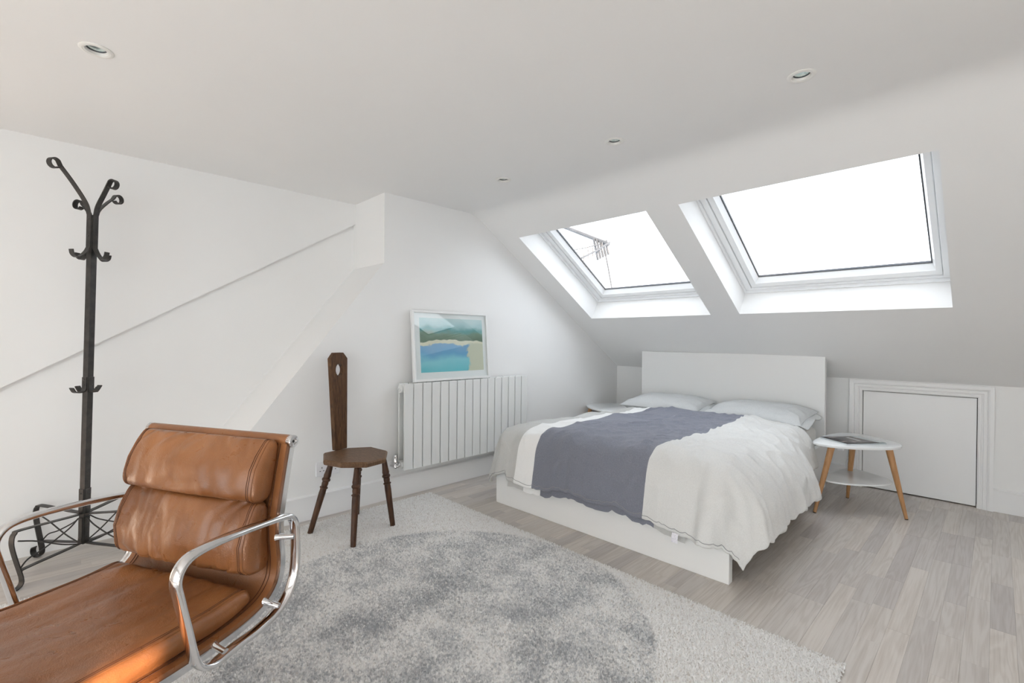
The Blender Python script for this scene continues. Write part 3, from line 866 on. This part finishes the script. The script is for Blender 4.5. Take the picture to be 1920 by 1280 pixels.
# stitched hem along the foot
def hem_pts(b, a0, a1, n, lift=.002):
    out = []
    for i in range(n + 1):
        a = a0 + (a1 - a0) * i / n
        p = Vector(drape(a, b)); q = Vector(drape(a, b - .01))
        oa = max(0.0, abs(a) - A_)
        d = Vector(((1 if a > 0 else -1) * oa, -(B_ - b), 0)).normalized()
        out.append(p + d * lift)
    return out
MB().tube(hem_pts(bFoot + .022, -.98, .98, 150), .0014, 5).build('hem_stitching', mat('hem_thread', (0.30, 0.30, 0.31), .9), dv, smooth=60)
# inner flap that shows below the foot hem
P2 = []
for a in lin(-.62, .60, 60):
    col = []
    for k in range(7):
        p = Vector(drape(a, bFoot + .05 - .012 * k))
        dz = 0.018 + .016 * noise.noise(Vector((a * 4.5, 3.3, 0)))
        col.append((p.x, p.y + .022 + .004 * k / 6, p.z - dz * k / 6 * .7))
    P2.append(col)
def band2(i, j):
    a = -.62 + (i + .5) * 1.22 / 60
    return 0 if a < W0 + .06 else 1 if a < W1 + .06 else 2 if a < W2 + .06 else 3
MB().grid(P2, mi=band2).build('under_flap', [M['linen_grey'], M['linen_white'], M['linen_blue'], M['linen_grey']], dv, smooth=180, fix=False)
# care label
p = Vector(drape(.545, bFoot)) + Vector((0, -.004, 0))
m = mat('care_label', (0.78, 0.77, 0.82), .6)
tint(m, 260, (0.60, 0.59, 0.66), (0.80, 0.79, 0.84), .40, .52, 2)
MB().grid([[(p.x + u, p.y - .002 - .010 * math.sin(v * 2.2), p.z + .012 - v * .044) for v in (0, .25, .5, .75, 1)] for u in (-.016, 0, .016)]).build('care_label', m, dv, fix=False)
tag(dv.children[-1], 'small white care label')

# pillows
def pillow(cx, cy, cz, hw, hd, ht, rz, tilt, seed, label):
    pw = tag(empty('pillow', (0, 0, 0)), label, 'pillow', 'grey pillows against the headboard')
    c = Vector(BED) + Matrix.Rotation(BR, 3, 'Z') @ Vector((cx, cy, cz))
    pw.location = c
    pw.rotation_euler = (tilt, 0, BR + rz)
    NU, NV = 40, 30
    mb = MB()
    for s in (1, -1):
        P = []
        for i in range(NU + 1):
            u = -1 + 2 * i / NU
            row = []
            for j in range(NV + 1):
                v = -1 + 2 * j / NV
                e = max(0, 1 - abs(u) ** 3.2) * max(0, 1 - abs(v) ** 3.0)
                t = ht * e ** .55
                px = u * hw * (1 - .06 * (1 - abs(u)) * 0 - .05 * v * v * abs(u) ** 6 * 0 - .05 * (1 - abs(v) ** 2) * abs(u))
                py = v * hd * (1 - .07 * (1 - u * u) * abs(v))
                w = noise.noise(Vector((u * 2.2 + seed, v * 2.5, s * 3))) * .014 + noise.noise(Vector((u * 6 + seed, v * 3.5, s * 3))) * .005
                crease = .010 * max(0, 1 - abs(noise.noise(Vector((u * 3.5 + seed, v * 3.0, 6.1)))) * 5) * (abs(u) ** 2)
                row.append((px, py, s * t + (w - crease) * min(1, e * 4)))
            P.append(row)
        mb.grid(P, flip=(s < 0))
    mb.build('pillowcase', M['pillowcase'], pw, smooth=180)
    # gathered open end of the case
    fl = MB()
    P = []
    for i in range(9):
        row = []
        for j in range(15):
            v = -1 + 2 * j / 14
            d = i / 8
            row.append((hw * .93 + d * .055 + .012 * noise.noise(Vector((v * 3, d * 2, seed))), v * hd * (.90 - .10 * d), -.02 * d + .014 * d * math.sin(v * 4 + seed)))
        P.append(row)
    o = fl.grid(P).build('case_flap', M['pillowcase'], pw, smooth=180, fix=False)
    sm_ = o.modifiers.new('thickness', 'SOLIDIFY'); sm_.thickness = .006
    return pw
pillow(-.395, 1.735, .552, .345, .235, .072, 0.01, .10, 1.3, 'left grey pillow, nearer the radiator, against the headboard')
pillow(.355, 1.725, .552, .352, .245, .078, -.02, .10, 7.9, 'right grey pillow, nearer the hatch, against the headboard')

# ------------------------------------------------------------------ bedside tables
def bedside(loc, rz, label, mirror=1):
    t = tag(empty('side_table', loc, rz), label, 'table', 'white three-legged bedside tables')
    # outline relative to the table's middle, measured on the right-hand table
    out = [(-.215, -.16), (-.19, -.245), (-.12, -.275), (-.02, -.245), (.10, -.16), (.19, -.05), (.222, .04), (.195, .145), (.10, .245), (-.02, .315), (-.10, .315), (-.165, .235), (-.205, .07)]
    out = [(mirror * a, b) for a, b in out]
    pts = catmull(out, 6, True)
    def plate(name, scale, z0, z1, shift=(0, 0)):
        mb = MB()
        q = [(a * scale + shift[0], b * scale + shift[1]) for a, b in pts]
        n = len(q)
        lv = [(z0, .985), (z0 + .003, 1.0), (z1 - .003, 1.0), (z1, .985)]
        vs = [(a * s, b * s, z) for z, s in lv for a, b in q]
        fs = [tuple(range(n))[::-1], tuple(range(3 * n, 4 * n))]
        for k in range(3):
            fs += [(k * n + i, k * n + (i + 1) % n, (k + 1) * n + (i + 1) % n, (k + 1) * n + i) for i in range(n)]
        return mb.add(vs, fs).build(name, M['tabletop'], t, smooth=40)
    plate('table_top', 1.0, .433, .450)
    plate('shelf', .80, .196, .206)
    feet = [(-.178, -.286), (-.095, .228), (.253, .004)]
    tops = [(-.105, -.20), (-.050, .14), (.165, -.02)]
    for (fx, fy), (tx, ty) in zip(feet, tops):
        a = Vector((mirror * fx, fy, 0)); b = Vector((mirror * tx, ty, .433))
        L = (b - a).length
        l = MB().lathe([(.006, .0095), (L * .5, .0155), (L - .004, .0200), (L, .0200)], a, b, 18).build('leg', M['beech'], t, smooth=40)
        MB().lathe([(0, .0090), (.006, .0093)], a, b, 14).build('foot_pad', M['rubber'], l, smooth=40)
    return t
T1 = (-0.64, 3.83, 0)
bedside(T1, 0, 'white three-legged bedside table with a magazine, right of the bed')
bedside((-2.685, 3.93, 0), 0.25, 'white three-legged bedside table in the corner, left of the bed', -1)

# magazine
m = mat('magazine_cover', (0.2, 0.2, 0.2), 0.3); M['mag'] = m
tc = nd(m, 'ShaderNodeTexCoord')
n1 = nd(m, 'ShaderNodeTexNoise', Scale=5.0, Detail=4.0, Distortion=0.6); lk(m, tc.outputs['Generated'], n1.inputs['Vector'])
rp = ramp(m, [(0.34, (0.015, 0.015, 0.02)), (0.50, (0.06, 0.05, 0.05)), (0.62, (0.15, 0.14, 0.14)), (0.70, (0.45, 0.34, 0.29)), (0.78, (0.55, 0.58, 0.58))])
lk(m, n1.outputs['Fac'], rp.inputs['Fac'])
sx = nd(m, 'ShaderNodeSeparateXYZ'); lk(m, tc.outputs['Generated'], sx.inputs[0])
up = nd(m, 'ShaderNodeMapRange'); up.inputs['From Min'].default_value = 0.80; up.inputs['From Max'].default_value = 0.82; lk(m, sx.outputs['Y'], up.inputs['Value'])
mx = nd(m, 'ShaderNodeMix', data_type='RGBA'); lk(m, up.outputs[0], mx.inputs[0]); lk(m, rp.outputs['Color'], mx.inputs[6]); mx.inputs[7].default_value = (0.55, 0.60, 0.61, 1)
lk(m, mx.outputs[2], bsdf(m).inputs['Base Color'])
M['pages'] = mat('magazine_pages', (0.62, 0.66, 0.67), .7); add_bump(M['pages'], 400, .1, .0005)
M['ink'] = mat('white_ink', (0.7, 0.7, 0.7), .5); add_bump(M['ink'], 300, .02, .0005)
mg = tag(empty('magazine', (-.667, 3.815, .450), math.radians(-37)), 'dark covered magazine lying on the right bedside table', 'magazine')
HWm, HDm = .112, .142
MB().box(-HWm + .001, HWm - .001, -HDm + .001, HDm - .001, .0005, .0075).build('pages', M['pages'], mg)
nxm = 12
P = []
for i in range(nxm + 1):
    u = -HWm + 2 * HWm * i / nxm
    P.append([(u, -HDm + 2 * HDm * j / 4, .0082 + .0035 * (i / nxm) ** 3) for j in range(5)])
o = MB().grid(P).build('cover', M['mag'], mg, smooth=60, fix=False)
s_ = o.modifiers.new('thickness', 'SOLIDIFY'); s_.thickness = .0008; s_.offset = 1
MB().box(-HWm, HWm, -HDm, HDm, .0001, .0005).build('back_cover', M['mag'], mg)
MB().box(-.07, .06, .012, .030, .0098, .0101).build('cover_line', M['ink'], mg)

# loose white cable by the headboard
cb_ = catmull([(-.83, 4.29, .31), (-.80, 4.33, .36), (-.765, 4.36, .34), (-.77, 4.38, .26), (-.80, 4.40, .20), (-.82, 4.42, .10), (-.83, 4.43, .006), (-.95, 4.43, .006), (-1.1, 4.42, .006)], 8)
c0 = tag(empty('power_cable', (-.8, 4.36, 0)), 'thin white power cable hanging behind the right bedside table', 'cable')
MB().tube([(x + .8, y - 4.36, z) for x, y, z in cb_], .003, 8).build('cord', M['plastic'], c0, smooth=60)
bevel(MB().box(-.045, -.005, -.08, -.045, .285, .325).build('plug', M['plastic'], c0), .004)

# ------------------------------------------------------------------ dark oak spinning chair
nv_, sv_ = Vector((.96, .28, 0)).normalized(), Vector((-.28, .96, 0)).normalized()
ST = nv_ * -2.140 + sv_ * 1.955
st = tag(empty('spinning_chair', (ST.x, ST.y, 0)), 'dark oak chair with octagonal seat and narrow pierced back', 'chair')
st.rotation_euler = (0, 0, math.atan2(nv_.y, nv_.x))
# local x: forwards into the room, y: along the wall
octo = [(-.197, -.075), (-.06, -.186), (.07, -.180), (.190, -.10), (.200, .030), (.085, .160), (-.075, .185), (-.175, .09)]
def oct_layers(mb, lv):
    n = 8
    vs = [(a * s, b * s, z) for z, s in lv for a, b in octo]
    fs = [tuple(range(n))[::-1], tuple(range((len(lv) - 1) * n, len(lv) * n))]
    for k in range(len(lv) - 1):
        fs += [(k * n + i, k * n + (i + 1) % n, (k + 1) * n + (i + 1) % n, (k + 1) * n + i) for i in range(n)]
    return mb.add(vs, fs)
oct_layers(MB(), [(.399, .95), (.403, .985), (.414, 1.0), (.422, 1.0), (.430, .955)]).build('seat', M['seatoak'], st)
MB().box(-.11, .11, -.03, .03, .384, .3985).build('seat_batten', M['darkoak'], st)
# back board: tapered, chamfered top corners, oval hole
Hb, wb, wt, tb = .588, .043, .063, .030
cx0 = .034
lb = math.radians(2.5)
def bp_(s, z, t):
    return (-.170 - z * math.sin(lb) - t, cx0 + s, .4305 + z * math.cos(lb))
outer = [(-wb, 0), (wb, 0), (wt, Hb - .035), (wt - .030, Hb), (-wt + .030, Hb), (-wt, Hb - .035)]
NH = 36
hole = [(.027 * math.cos(2 * math.pi * k / NH), Hb - .105 + .037 * math.sin(2 * math.pi * k / NH)) for k in range(NH)]
# outer ring resampled to the same angles by ray casting from the hole centre
def cast(an):
    c = (0, Hb - .105); d = (math.cos(an), math.sin(an)); best = 9
    for i in range(6):
        p, q = outer[i], outer[(i + 1) % 6]
        ex, ey = q[0] - p[0], q[1] - p[1]
        den = d[0] * ey - d[1] * ex
        if abs(den) < 1e-9: continue
        t = ((p[0] - c[0]) * ey - (p[1] - c[1]) * ex) / den
        s = ((p[0] - c[0]) * d[1] - (p[1] - c[1]) * d[0]) / den
        if t > 0 and -1e-6 <= s <= 1 + 1e-6: best = min(best, t)
    return (c[0] + d[0] * best, c[1] + d[1] * best)
angs = sorted([2 * math.pi * k / NH for k in range(NH)] + [math.atan2(p[1] - (Hb - .105), p[0]) % (2 * math.pi) for p in outer])
og = [cast(a) for a in angs]
hg = [(.027 * math.cos(a), Hb - .105 + .037 * math.sin(a)) for a in angs]
n = len(angs)
vs = [bp_(*p, 0) for p in og] + [bp_(*p, 0) for p in hg] + [bp_(*p, tb) for p in og] + [bp_(*p, tb) for p in hg]
fs = []
for i in range(n):
    j = (i + 1) % n
    fs += [(i, j, n + j, n + i), (2 * n + j, 2 * n + i, 3 * n + i, 3 * n + j), (i, 2 * n + i, 2 * n + j, j), (n + i, n + j, 3 * n + j, 3 * n + i)]
bevel(MB().add(vs, fs).build('back_board', M['darkoak'], st), .0022)
for (fx, fy), (tx, ty) in zip(((-.15, -.2), (.195, -.2), (.175, .115), (-.15, .14)), ((-.095, -.10), (.115, -.105), (.115, .10), (-.095, .10))):
    a = Vector((fx, fy, ZRUG - .004)); b = Vector((tx, ty, .398)); L = (b - a).length
    pf = [(0, .0135), (.004, .0145), (L * .30, .0165), (L * .55, .0185), (L * .620, .0175), (L * .628, .0225), (L * .640, .0225), (L * .650, .0165), (L * .69, .0185), (L * .715, .0175),
          (L * .735, .0235), (L * .752, .0235), (L * .77, .0185), (L * .80, .0205), (L * .86, .0175), (L, .0135)]
    MB().lathe(pf, a, b, 20).build('leg', M['legoak'], st, smooth=35)

# ------------------------------------------------------------------ coat stand
Ad, Bd = Vector((.62, -.785, 0)).normalized(), Vector((.785, .62, 0)).normalized()
CS = Vector((-3.14, .113, 0))
cs = tag(empty('coat_stand', CS), 'tall black wrought iron coat stand with scrolled hooks and feet', 'coat stand')
LEAN = .0185
def cp(d, r, z): return Vector((0, LEAN * z, z)) + d * r
pa = .0145
mb = MB()
vs = [cp(Ad, sa * pa, z) + Bd * (sb_ * pa) for z in (.085, 1.705) for sa, sb_ in ((-1, -1), (1, -1), (1, 1), (-1, 1))]
mb.add(vs, [(3, 2, 1, 0), (4, 5, 6, 7)] + [(i, (i + 1) % 4, 4 + (i + 1) % 4, 4 + i) for i in range(4)])
bevel(mb.build('pole', M['iron'], cs), .0015)
bw, bt = .0125, .0024
SEC = [(-bw, -bt), (bw, -bt), (bw, bt), (-bw, bt)]
def strap(name, d, prof2, parent, w=1.0):
    wd = Vector((-d.y, d.x, 0))
    return bevel(MB().bar([cp(d, r, z) for r, z in prof2], wd, [(a * w, b) for a, b in SEC]).build(name, M['iron'], parent, smooth=40), .0008, 1)
r0 = pa + .003
hooks = [('A', Ad, .205, 1.925), ('B', Bd, .134, 1.880), ('C', -Bd, .105, 1.785), ('D', -Ad, .150, 1.845)]
lows = [.095, .085, .080, .088]
def rivet(d, z, parent):
    MB().lathe([(0, .0042), (.002, .0036), (.003, .0015)], cp(d, r0 + bt, z), cp(d, 1, z), 10).build('rivet', M['iron'], parent, smooth=60)
for (nm, d, rt, zt), lo in zip(hooks, lows):
    cr = .022
    start = [(r0, 1.545), (r0, 1.705)]
    ux_, uz_ = (rt - .035) - r0, (zt - .012) - 1.705
    mid = catmull([(r0, 1.705), (r0 + ux_ * .12, 1.705 + uz_ * .26), (r0 + ux_ * .52, 1.705 + uz_ * .63), (rt - .05, zt - .028)], 6)[1:]
    scroll = arc(rt - .024, zt - .024, cr, 135, -150, 14)
    up_ = start + mid + scroll
    low_ = catmull([(r0, 1.545), (r0 + .012, 1.522), (r0 + (lo - r0) * .45, 1.497), (lo - .022, 1.488), (lo - .004, 1.500), (lo + .002, 1.522)], 5)
    h = strap('hook', d, low_[::-1] + up_[1:], cs)
    rivet(d, 1.685, h); rivet(d, 1.60, h)
for d, lo in ((Ad, .078), (Bd, .060), (-Bd, .060), (-Ad, .060)):
    pr = [(r0, .905), (r0, .848)] + catmull([(r0, .848), (r0 + .006, .836), (r0 + .022, .832), (lo - .015, .836), (lo, .858)], 5)[1:]
    h = strap('coat_peg', d, pr, cs)
    rivet(d, .893, h); rivet(d, .868, h)
for d, R_ in ((Ad, .305), (Bd, .285), (-Bd, .278), (-Ad, .27)):
    wall = (d == -Ad)
    kz = .245
    kn = [(r0, .355), (r0, .245), (r0 + .012, .235), (R_ - .04, kz + .012), (R_ - .010, kz + .006), (R_, kz - .02), (R_ - .006, kz - .07), (R_ - .040, .05)]
    foot = arc(R_ - .016, .0300, .0265, 170, 400, 14)
    l = strap('leg', d, catmull(kn, 4) + foot, cs)
    strap('lower_bar', d, catmull([(r0, .215), (r0, .105), (r0 + .014, .090), (R_ - .06, .082), (R_ - .036, .076)], 4), cs, .8)
    for zz_ in (.335, .285, .12): rivet(d, zz_, l)
    wd = Vector((-d.y, d.x, 0))
    for k, cur in enumerate(([(r0 + .006, .215), (r0 + .05, .180), (R_ * .55, .135), (R_ - .07, .115), (R_ - .036, .082)], [(r0 + .01, .092), (R_ * .35, .125), (R_ * .7, .185), (R_ - .02, .215)])):
        MB().tube([cp(d, r, z) + wd * (.006 if k else -.006) for r, z in catmull(cur, 5)], .0032, 8).build('scroll_rod', M['iron'], cs, smooth=60)

# ------------------------------------------------------------------ leather armchair
L0, F0 = -1.212, -0.72
CO = LV * L0 + FV * F0
CT = 0.010   # slight turn about the chair's right side
pv = LV * .26
CO2 = CO + pv - Matrix.Rotation(CT, 3, 'Z') @ pv
ch = tag(empty('lounge_chair', (CO2.x, CO2.y, 0), CT), 'tan leather soft pad armchair with polished metal frame in the foreground', 'armchair')
def cl(u, F, z): return LV * u + FV * (F - F0) + Vector((0, 0, z))    # chair-local point
prof = catmull([(-.994, .838), (-.981, .780), (-.966, .705), (-.955, .645), (-.955, .585), (-.960, .535), (-.953, .490), (-.925, .457), (-.880, .440), (-.81, .431), (-.72, .429), (-.60, .434), (-.50, .441), (-.435, .441), (-.395, .427), (-.378, .402)], 6)
prof = [Vector((p[0], p[1])) for p in prof]
# arc length, normals (towards the sitter)
al = [0.0]
for i in range(1, len(prof)): al.append(al[-1] + (prof[i] - prof[i - 1]).length)
def at(s):
    s = max(0, min(al[-1] - 1e-6, s))
    for i in range(1, len(al)):
        if s <= al[i]:
            t = (s - al[i - 1]) / (al[i] - al[i - 1]); p = prof[i - 1].lerp(prof[i], t)
            d = (prof[i] - prof[i - 1]).normalized(); break
    a = prof[max(0, i - 2)]; b = prof[min(len(prof) - 1, i + 1)]
    d = (b - a).normalized()
    return p, d, Vector((-d.y, d.x)) if True else None
# d runs down the back then forwards: sitter side is to its left seen from +u
def s_at_z(z):
    for i in range(len(prof)):
        if prof[i].y <= z: return al[i]
def s_at_F(F):
    for i in range(len(prof)):
        if prof[i].x >= F and prof[i].y < .47: return al[i]
    return al[-1]
HWS = .258
SL_T = .007
Pf, Pb = [], []
ns = 90
for k in range(ns + 1):
    p, d, nn = at(al[-1] * k / ns)
    if nn.dot(Vector((.6, .8))) < 0: nn = -nn
    row_f, row_b = [], []
    for j in range(13):
        u = -HWS + 2 * HWS * j / 12
        sag = -.004 * (1 - (u / HWS) ** 2)
        q = p + nn * (SL_T + sag); r = p + nn * (-.002 + sag)
        row_f.append(cl(u, q.x, q.y)); row_b.append(cl(u, r.x, r.y))
    Pf.append(row_f); Pb.append(row_b)
loopP = [f + b[::-1] + [f[0]] for f, b in zip(Pf, Pb)]
MB().grid(loopP).build('sling', M['leather_sling'], ch, smooth=50)
# rolled top of the back
pt = at(0)[0]
MB().tube([cl(u, pt.x - .006, pt.y - .004) for u in (-HWS, -.1, .1, HWS)], .0165, 20).build('top_roll', M['leather_sling'], ch, smooth=50)
for s in (-1, 1):
    c = cl(s * HWS, pt.x - .006, pt.y - .004)
    e = MB().lathe([(-.004, .0165), (.008, .0165), (.010, .015), (.0105, .009), (.007, .0085), (.007, .004), (.003, .0035)], c, c + LV * s, 24).build('end_cap', M['chrome'], ch, smooth=35)
    MB().lathe([(.0055, .0040), (.0062, .0038)], c, c + LV * s, 12).build('hex_socket', M['rubber'], e, smooth=35)
pe = at(al[-1])[0]
MB().tube([cl(u, pe.x - .004, pe.y) for u in (-HWS, 0, HWS)], .012, 16).build('front_roll', M['leather_sling'], ch, smooth=50)
# side rails under the sling edge
for s in (-1, 1):
    pts = []
    for k in range(70):
        p, d, nn = at(al[-1] * k / 69)
        if nn.dot(Vector((.6, .8))) < 0: nn = -nn
        q = p - nn * .010
        pts.append(cl(s * (HWS - .002), q.x, q.y))
    MB().bar(pts, LV, [(-.006, -.008), (.006, -.008), (.006, .008), (-.006, .008)]).build('side_rail', M['chrome'], ch, smooth=50)
# sling edge seams
for s in (-1, 1):
    for off_ in (.020, .030):
        pts = []
        for k in range(100):
            p, d, nn = at(al[-1] * k / 99)
            if nn.dot(Vector((.6, .8))) < 0: nn = -nn
            q = p + nn * (SL_T + .0005)
            pts.append(cl(s * (HWS - off_), q.x, q.y))
        MB().tube(pts, .0008, 5).build('sling_seam', M['thread'], ch, smooth=60)

def pad(name, s0, s1, thick, hw, seed, wr, edge=.030, crown=.012, sag=0.0, nj=44, flat=False, wedge=0.0):
    """cushion lying on the sling between arc lengths s0 and s1"""
    n_c = 44
    NUp = 70
    rows = []
    def section(scale_t, inset):
        pts = []
        sm_ = (s0 + s1) / 2; hs = (s1 - s0) / 2 - inset
        for k in range(n_c):
            an = 2 * math.pi * k / n_c
            c, s_ = math.cos(an), math.sin(an)
            ex = .42 if not flat else .30
            a = hs * (abs(c) ** ex) * (1 if c >= 0 else -1)
            b = (abs(s_) ** (.62 if not flat else .55)) * (1 if s_ >= 0 else -1)
            pts.append((sm_ + a, b))
        return pts
    for i in range(NUp + 1):
        # end rounding
        w = -1 + 2 * i / NUp
        w = math.copysign(abs(w) ** .8, w)
        u = w * hw
        e = hw - abs(u)
        rr = .020
        if e < rr: q = math.sqrt(max(0, 1 - ((rr - e) / rr) ** 2))
        else: q = 1
        ins = rr * .55 * (1 - q)
        th = thick * (.80 + .20 * q) if e < rr else thick
        th += crown * (1 - (u / hw) ** 2)
        row = []
        for (s, b) in section(1, ins):
            p, d, nn = at(s)
            if nn.dot(Vector((.6, .8))) < 0: nn = -nn
            rel0 = max(0, min(1, (s - s0) / (s1 - s0)))
            t = th / 2 * (1 - wedge + wedge * smoothstep(-.05, .62, rel0))
            hgt_ = SL_T + .001 + t + b * (t - (0 if q == 1 else ins * .6))
            if b > .2:
                rel = (s - s0) / (s1 - s0)
                wv = 0
                # creases fanning from the seams
                cc = noise.noise(Vector((u * 13 + rel * 2.2 * math.sin(u * 6 + seed), rel * 1.6 + seed, 3.0)))
                wv += -wr * max(0, 1 - abs(cc) * 5.5) * (0.35 + .65 * abs(rel - .5) * 2)
                wv += wr * .9 * noise.noise(Vector((u * 22 + seed, rel * 3.0, 1.0)))
                wv += wr * 1.6 * noise.noise(Vector((u * 5 + seed, rel * 1.4, 4.0)))
                wv -= sag * (1 - (u / hw) ** 2) * math.sin(math.pi * min(1, max(0, rel)))
                hgt_ += wv * min(1, (b - .2) * 2) * min(1, e / .05)
            qv = p + nn * hgt_
            row.append(cl(u, qv.x, qv.y))
        row.append(row[0])
        rows.append(row)
    mb = MB().grid(rows)
    # ends
    nrow = n_c + 1
    base_i = 0
    mb.f.append(tuple(range(0, n_c))); mb.m.append(0)
    last = NUp * nrow
    mb.f.append(tuple(range(last, last + n_c))[::-1]); mb.m.append(0)
    import bmesh
    o = mb.build(name, M['leather'], ch, smooth=60)
    b_ = bmesh.new(); b_.from_mesh(o.data); bmesh.ops.remove_doubles(b_, verts=b_.verts[:], dist=1e-5); bmesh.ops.recalc_face_normals(b_, faces=b_.faces[:]); b_.to_mesh(o.data); b_.free()
    o.data.polygons.foreach_set('use_smooth', [True] * len(o.data.polygons)); o.data.set_sharp_from_angle(angle=math.radians(60))
    # seams round both ends, on the padded side
    NR = NUp
    for s in (-1, 1):
        for e in (.012, .019, .024):
            u_t = s * (hw - e)
            best = min(range(NR + 1), key=lambda i: abs(math.copysign(abs(-1 + 2 * i / NR) ** .8, -1 + 2 * i / NR) * hw - u_t))
            # interpolate between two rows
            us_ = [math.copysign(abs(-1 + 2 * i / NR) ** .8, -1 + 2 * i / NR) * hw for i in range(NR + 1)]
            for i in range(NR):
                if us_[i] <= u_t <= us_[i + 1]: break
            t = (u_t - us_[i]) / (us_[i + 1] - us_[i])
            loop = [rows[i][k].lerp(rows[i + 1][k], t) for k in range(n_c)]
            cen = sum(loop, Vector()) / n_c
            loop = [p_ + (p_ - cen).normalized() * .0003 for p_ in loop]
            MB().tube(loop, .00085 if e != .012 else .0016, 5, closed=True).build('seam', M['thread'] if e != .012 else M['leather'], o, smooth=60)
    return o
sA = s_at_z(.828); sB = s_at_z(.690)
pad('upper_back_pad', sA - .017, sB, .062, .238, 2.1, .0070, crown=.016, wedge=.45)
sC = s_at_z(.686); sD = s_at_z(.517)
pad('lower_back_pad', sC, sD, .074, .238, 6.4, .0070, crown=.014, wedge=.40)
sE = s_at_F(-.912); sF = s_at_F(-.41)
pad('seat_pad', sE, sF, .048, .238, 9.2, .0050, crown=.006, sag=.012, flat=True)

# arm loops
loop = [(-.93, .660), (-.85, .667), (-.76, .671), (-.70, .667), (-.674, .652), (-.664, .625), (-.672, .585), (-.686, .525), (-.700, .462), (-.710, .435), (-.728, .420), (-.755, .414),
        (-.80, .418), (-.86, .420), (-.915, .432), (-.950, .455), (-.970, .490), (-.978, .535), (-.977, .600), (-.973, .632), (-.958, .653)]
loop = catmull(loop, 5, True)
asec = []
for k in range(16):
    an = 2 * math.pi * k / 16
    c, s_ = math.cos(an), math.sin(an)
    asec.append((.0140 * math.copysign(abs(c) ** .6, c), .0072 * math.copysign(abs(s_) ** .8, s_)))
for s in (-1, 1):
    uo = s * .293
    dzl = -.011 if s < 0 else 0
    arm = MB().bar([cl(uo, F, z + dzl * smoothstep(.45, .62, z)) for F, z in loop], LV, asec, closed=True).build('arm_loop', M['chrome'], ch, smooth=50)
    for (F, z, F2, z2) in ((-.974, .597, -.952, .597), (-.925, .440, -.915, .452), (-.775, .419, -.778, .425)):
        a, b = cl(s * (HWS - .004), F2, z2), cl(uo, F, z)
        MB().lathe([(0, .010), ((b - a).length * .3, .0075), ((b - a).length * .7, .0075), ((b - a).length, .009)], a, b, 12).build('spacer', M['chrome'], arm, smooth=40)
# spreader under the seat, column and base
ps = at(s_at_F(-.66))[0]
MB().bar([cl(u, -.66, z) for u, z in ((-.25, .418), (-.12, .400), (0, .392), (.12, .400), (.25, .418))], FV, [(-.02, -.006), (.02, -.006), (.02, .006), (-.02, .006)]).build('spreader', M['chrome'], ch, smooth=40)
MB().lathe([(.06, .024), (.30, .024), (.30, .032), (.385, .032)], cl(0, -.66, 0), cl(0, -.66, 1), 24).build('column', M['chrome'], ch, smooth=40)
for k in range(4):
    an = math.radians(45 + 90 * k)
    d = LV * math.cos(an) + FV * math.sin(an)
    c0_ = cl(0, -.66, 0)
    leg = MB().tube([c0_ + Vector((0, 0, .09)) + d * .01, c0_ + Vector((0, 0, .075)) + d * .12, c0_ + Vector((0, 0, .040)) + d * .30], [.02, .017, .011], 14).build('base_leg', M['chrome'], ch, smooth=40)
    MB().lathe([(0, .016), (.008, .018), (.014, .014), (.032, .006)], c0_ + d * .295 + Vector((0, 0, ZRUG - .002)), c0_ + d * .295 + Vector((0, 0, 1)), 14).build('glide', M['rubber'], leg, smooth=40)

# ------------------------------------------------------------------ television aerial outside the left skylight
M['galv'] = mat('galvanised_metal', (0.05, 0.055, 0.06), .5, .2)
tint(M['galv'], 8, (0.045, 0.05, 0.055), (0.065, 0.07, 0.077))
def at_px(u, v, dist):
    d = CM.T @ np.array([u - 960, v - 640, F_PX]); d = d / np.hypot(d[0], d[1])
    return Vector((d[0] * dist, d[1] * dist, CAM_H + d[2] * dist))
base_p = at_px(1142, 457, 7.0)
ae = tag(empty('tv_aerial', base_p), 'grey television aerial on a slanting pole outside the left skylight', 'aerial')
Q = lambda u, v, dist=7.0: at_px(u, v, dist) - base_p
MB().tube([Q(985, 398, 7.6), Q(1065, 428, 7.3), Q(1142, 458, 7.0)], .030, 10).build('pole', M['galv'], ae, smooth=60)
MB().tube([Q(1143, 454, 7.0), Q(1118, 470, 6.6), Q(1090, 484, 6.2)], .014, 8).build('boom', M['galv'], ae, smooth=60)
for k in range(5):
    t = k / 4
    a = Q(1113 + 5.5 * k, 447 + 1.0 * k, 7.05); b = Q(1121 + 5 * k, 487 - 2.5 * k, 7.0)
    MB().tube([a, b], .017, 6).build('reflector_bar', M['galv'], ae, smooth=60)
for k in range(6):
    t = (k + .5) / 6
    p_ = Q(1142 - 52 * t, 455 + 29 * t, 7.0 - .8 * t)
    MB().tube([p_ + Vector((0, 0, -.06)), p_ + Vector((0, 0, .06))], .008, 6).build('element', M['galv'], ae, smooth=60)
MB().tube([Q(1078, 468, 6.4), Q(1100, 464, 6.7), Q(1126, 457, 7.0)], .008, 6).build('second_boom', M['galv'], ae, smooth=60)
for k in range(4):
    p_ = Q(1082 + 10 * k, 467 - 2.2 * k, 6.45 + .13 * k)
    MB().tube([p_ + Vector((0, 0, -.07)), p_ + Vector((0, 0, .01))], .006, 6).build('element', M['galv'], ae, smooth=60)
MB().tube([Q(1134, 470), Q(1140, 500), Q(1148, 545), Q(1156, 600)], .011, 6).build('cable', M['galv'], ae, smooth=60)
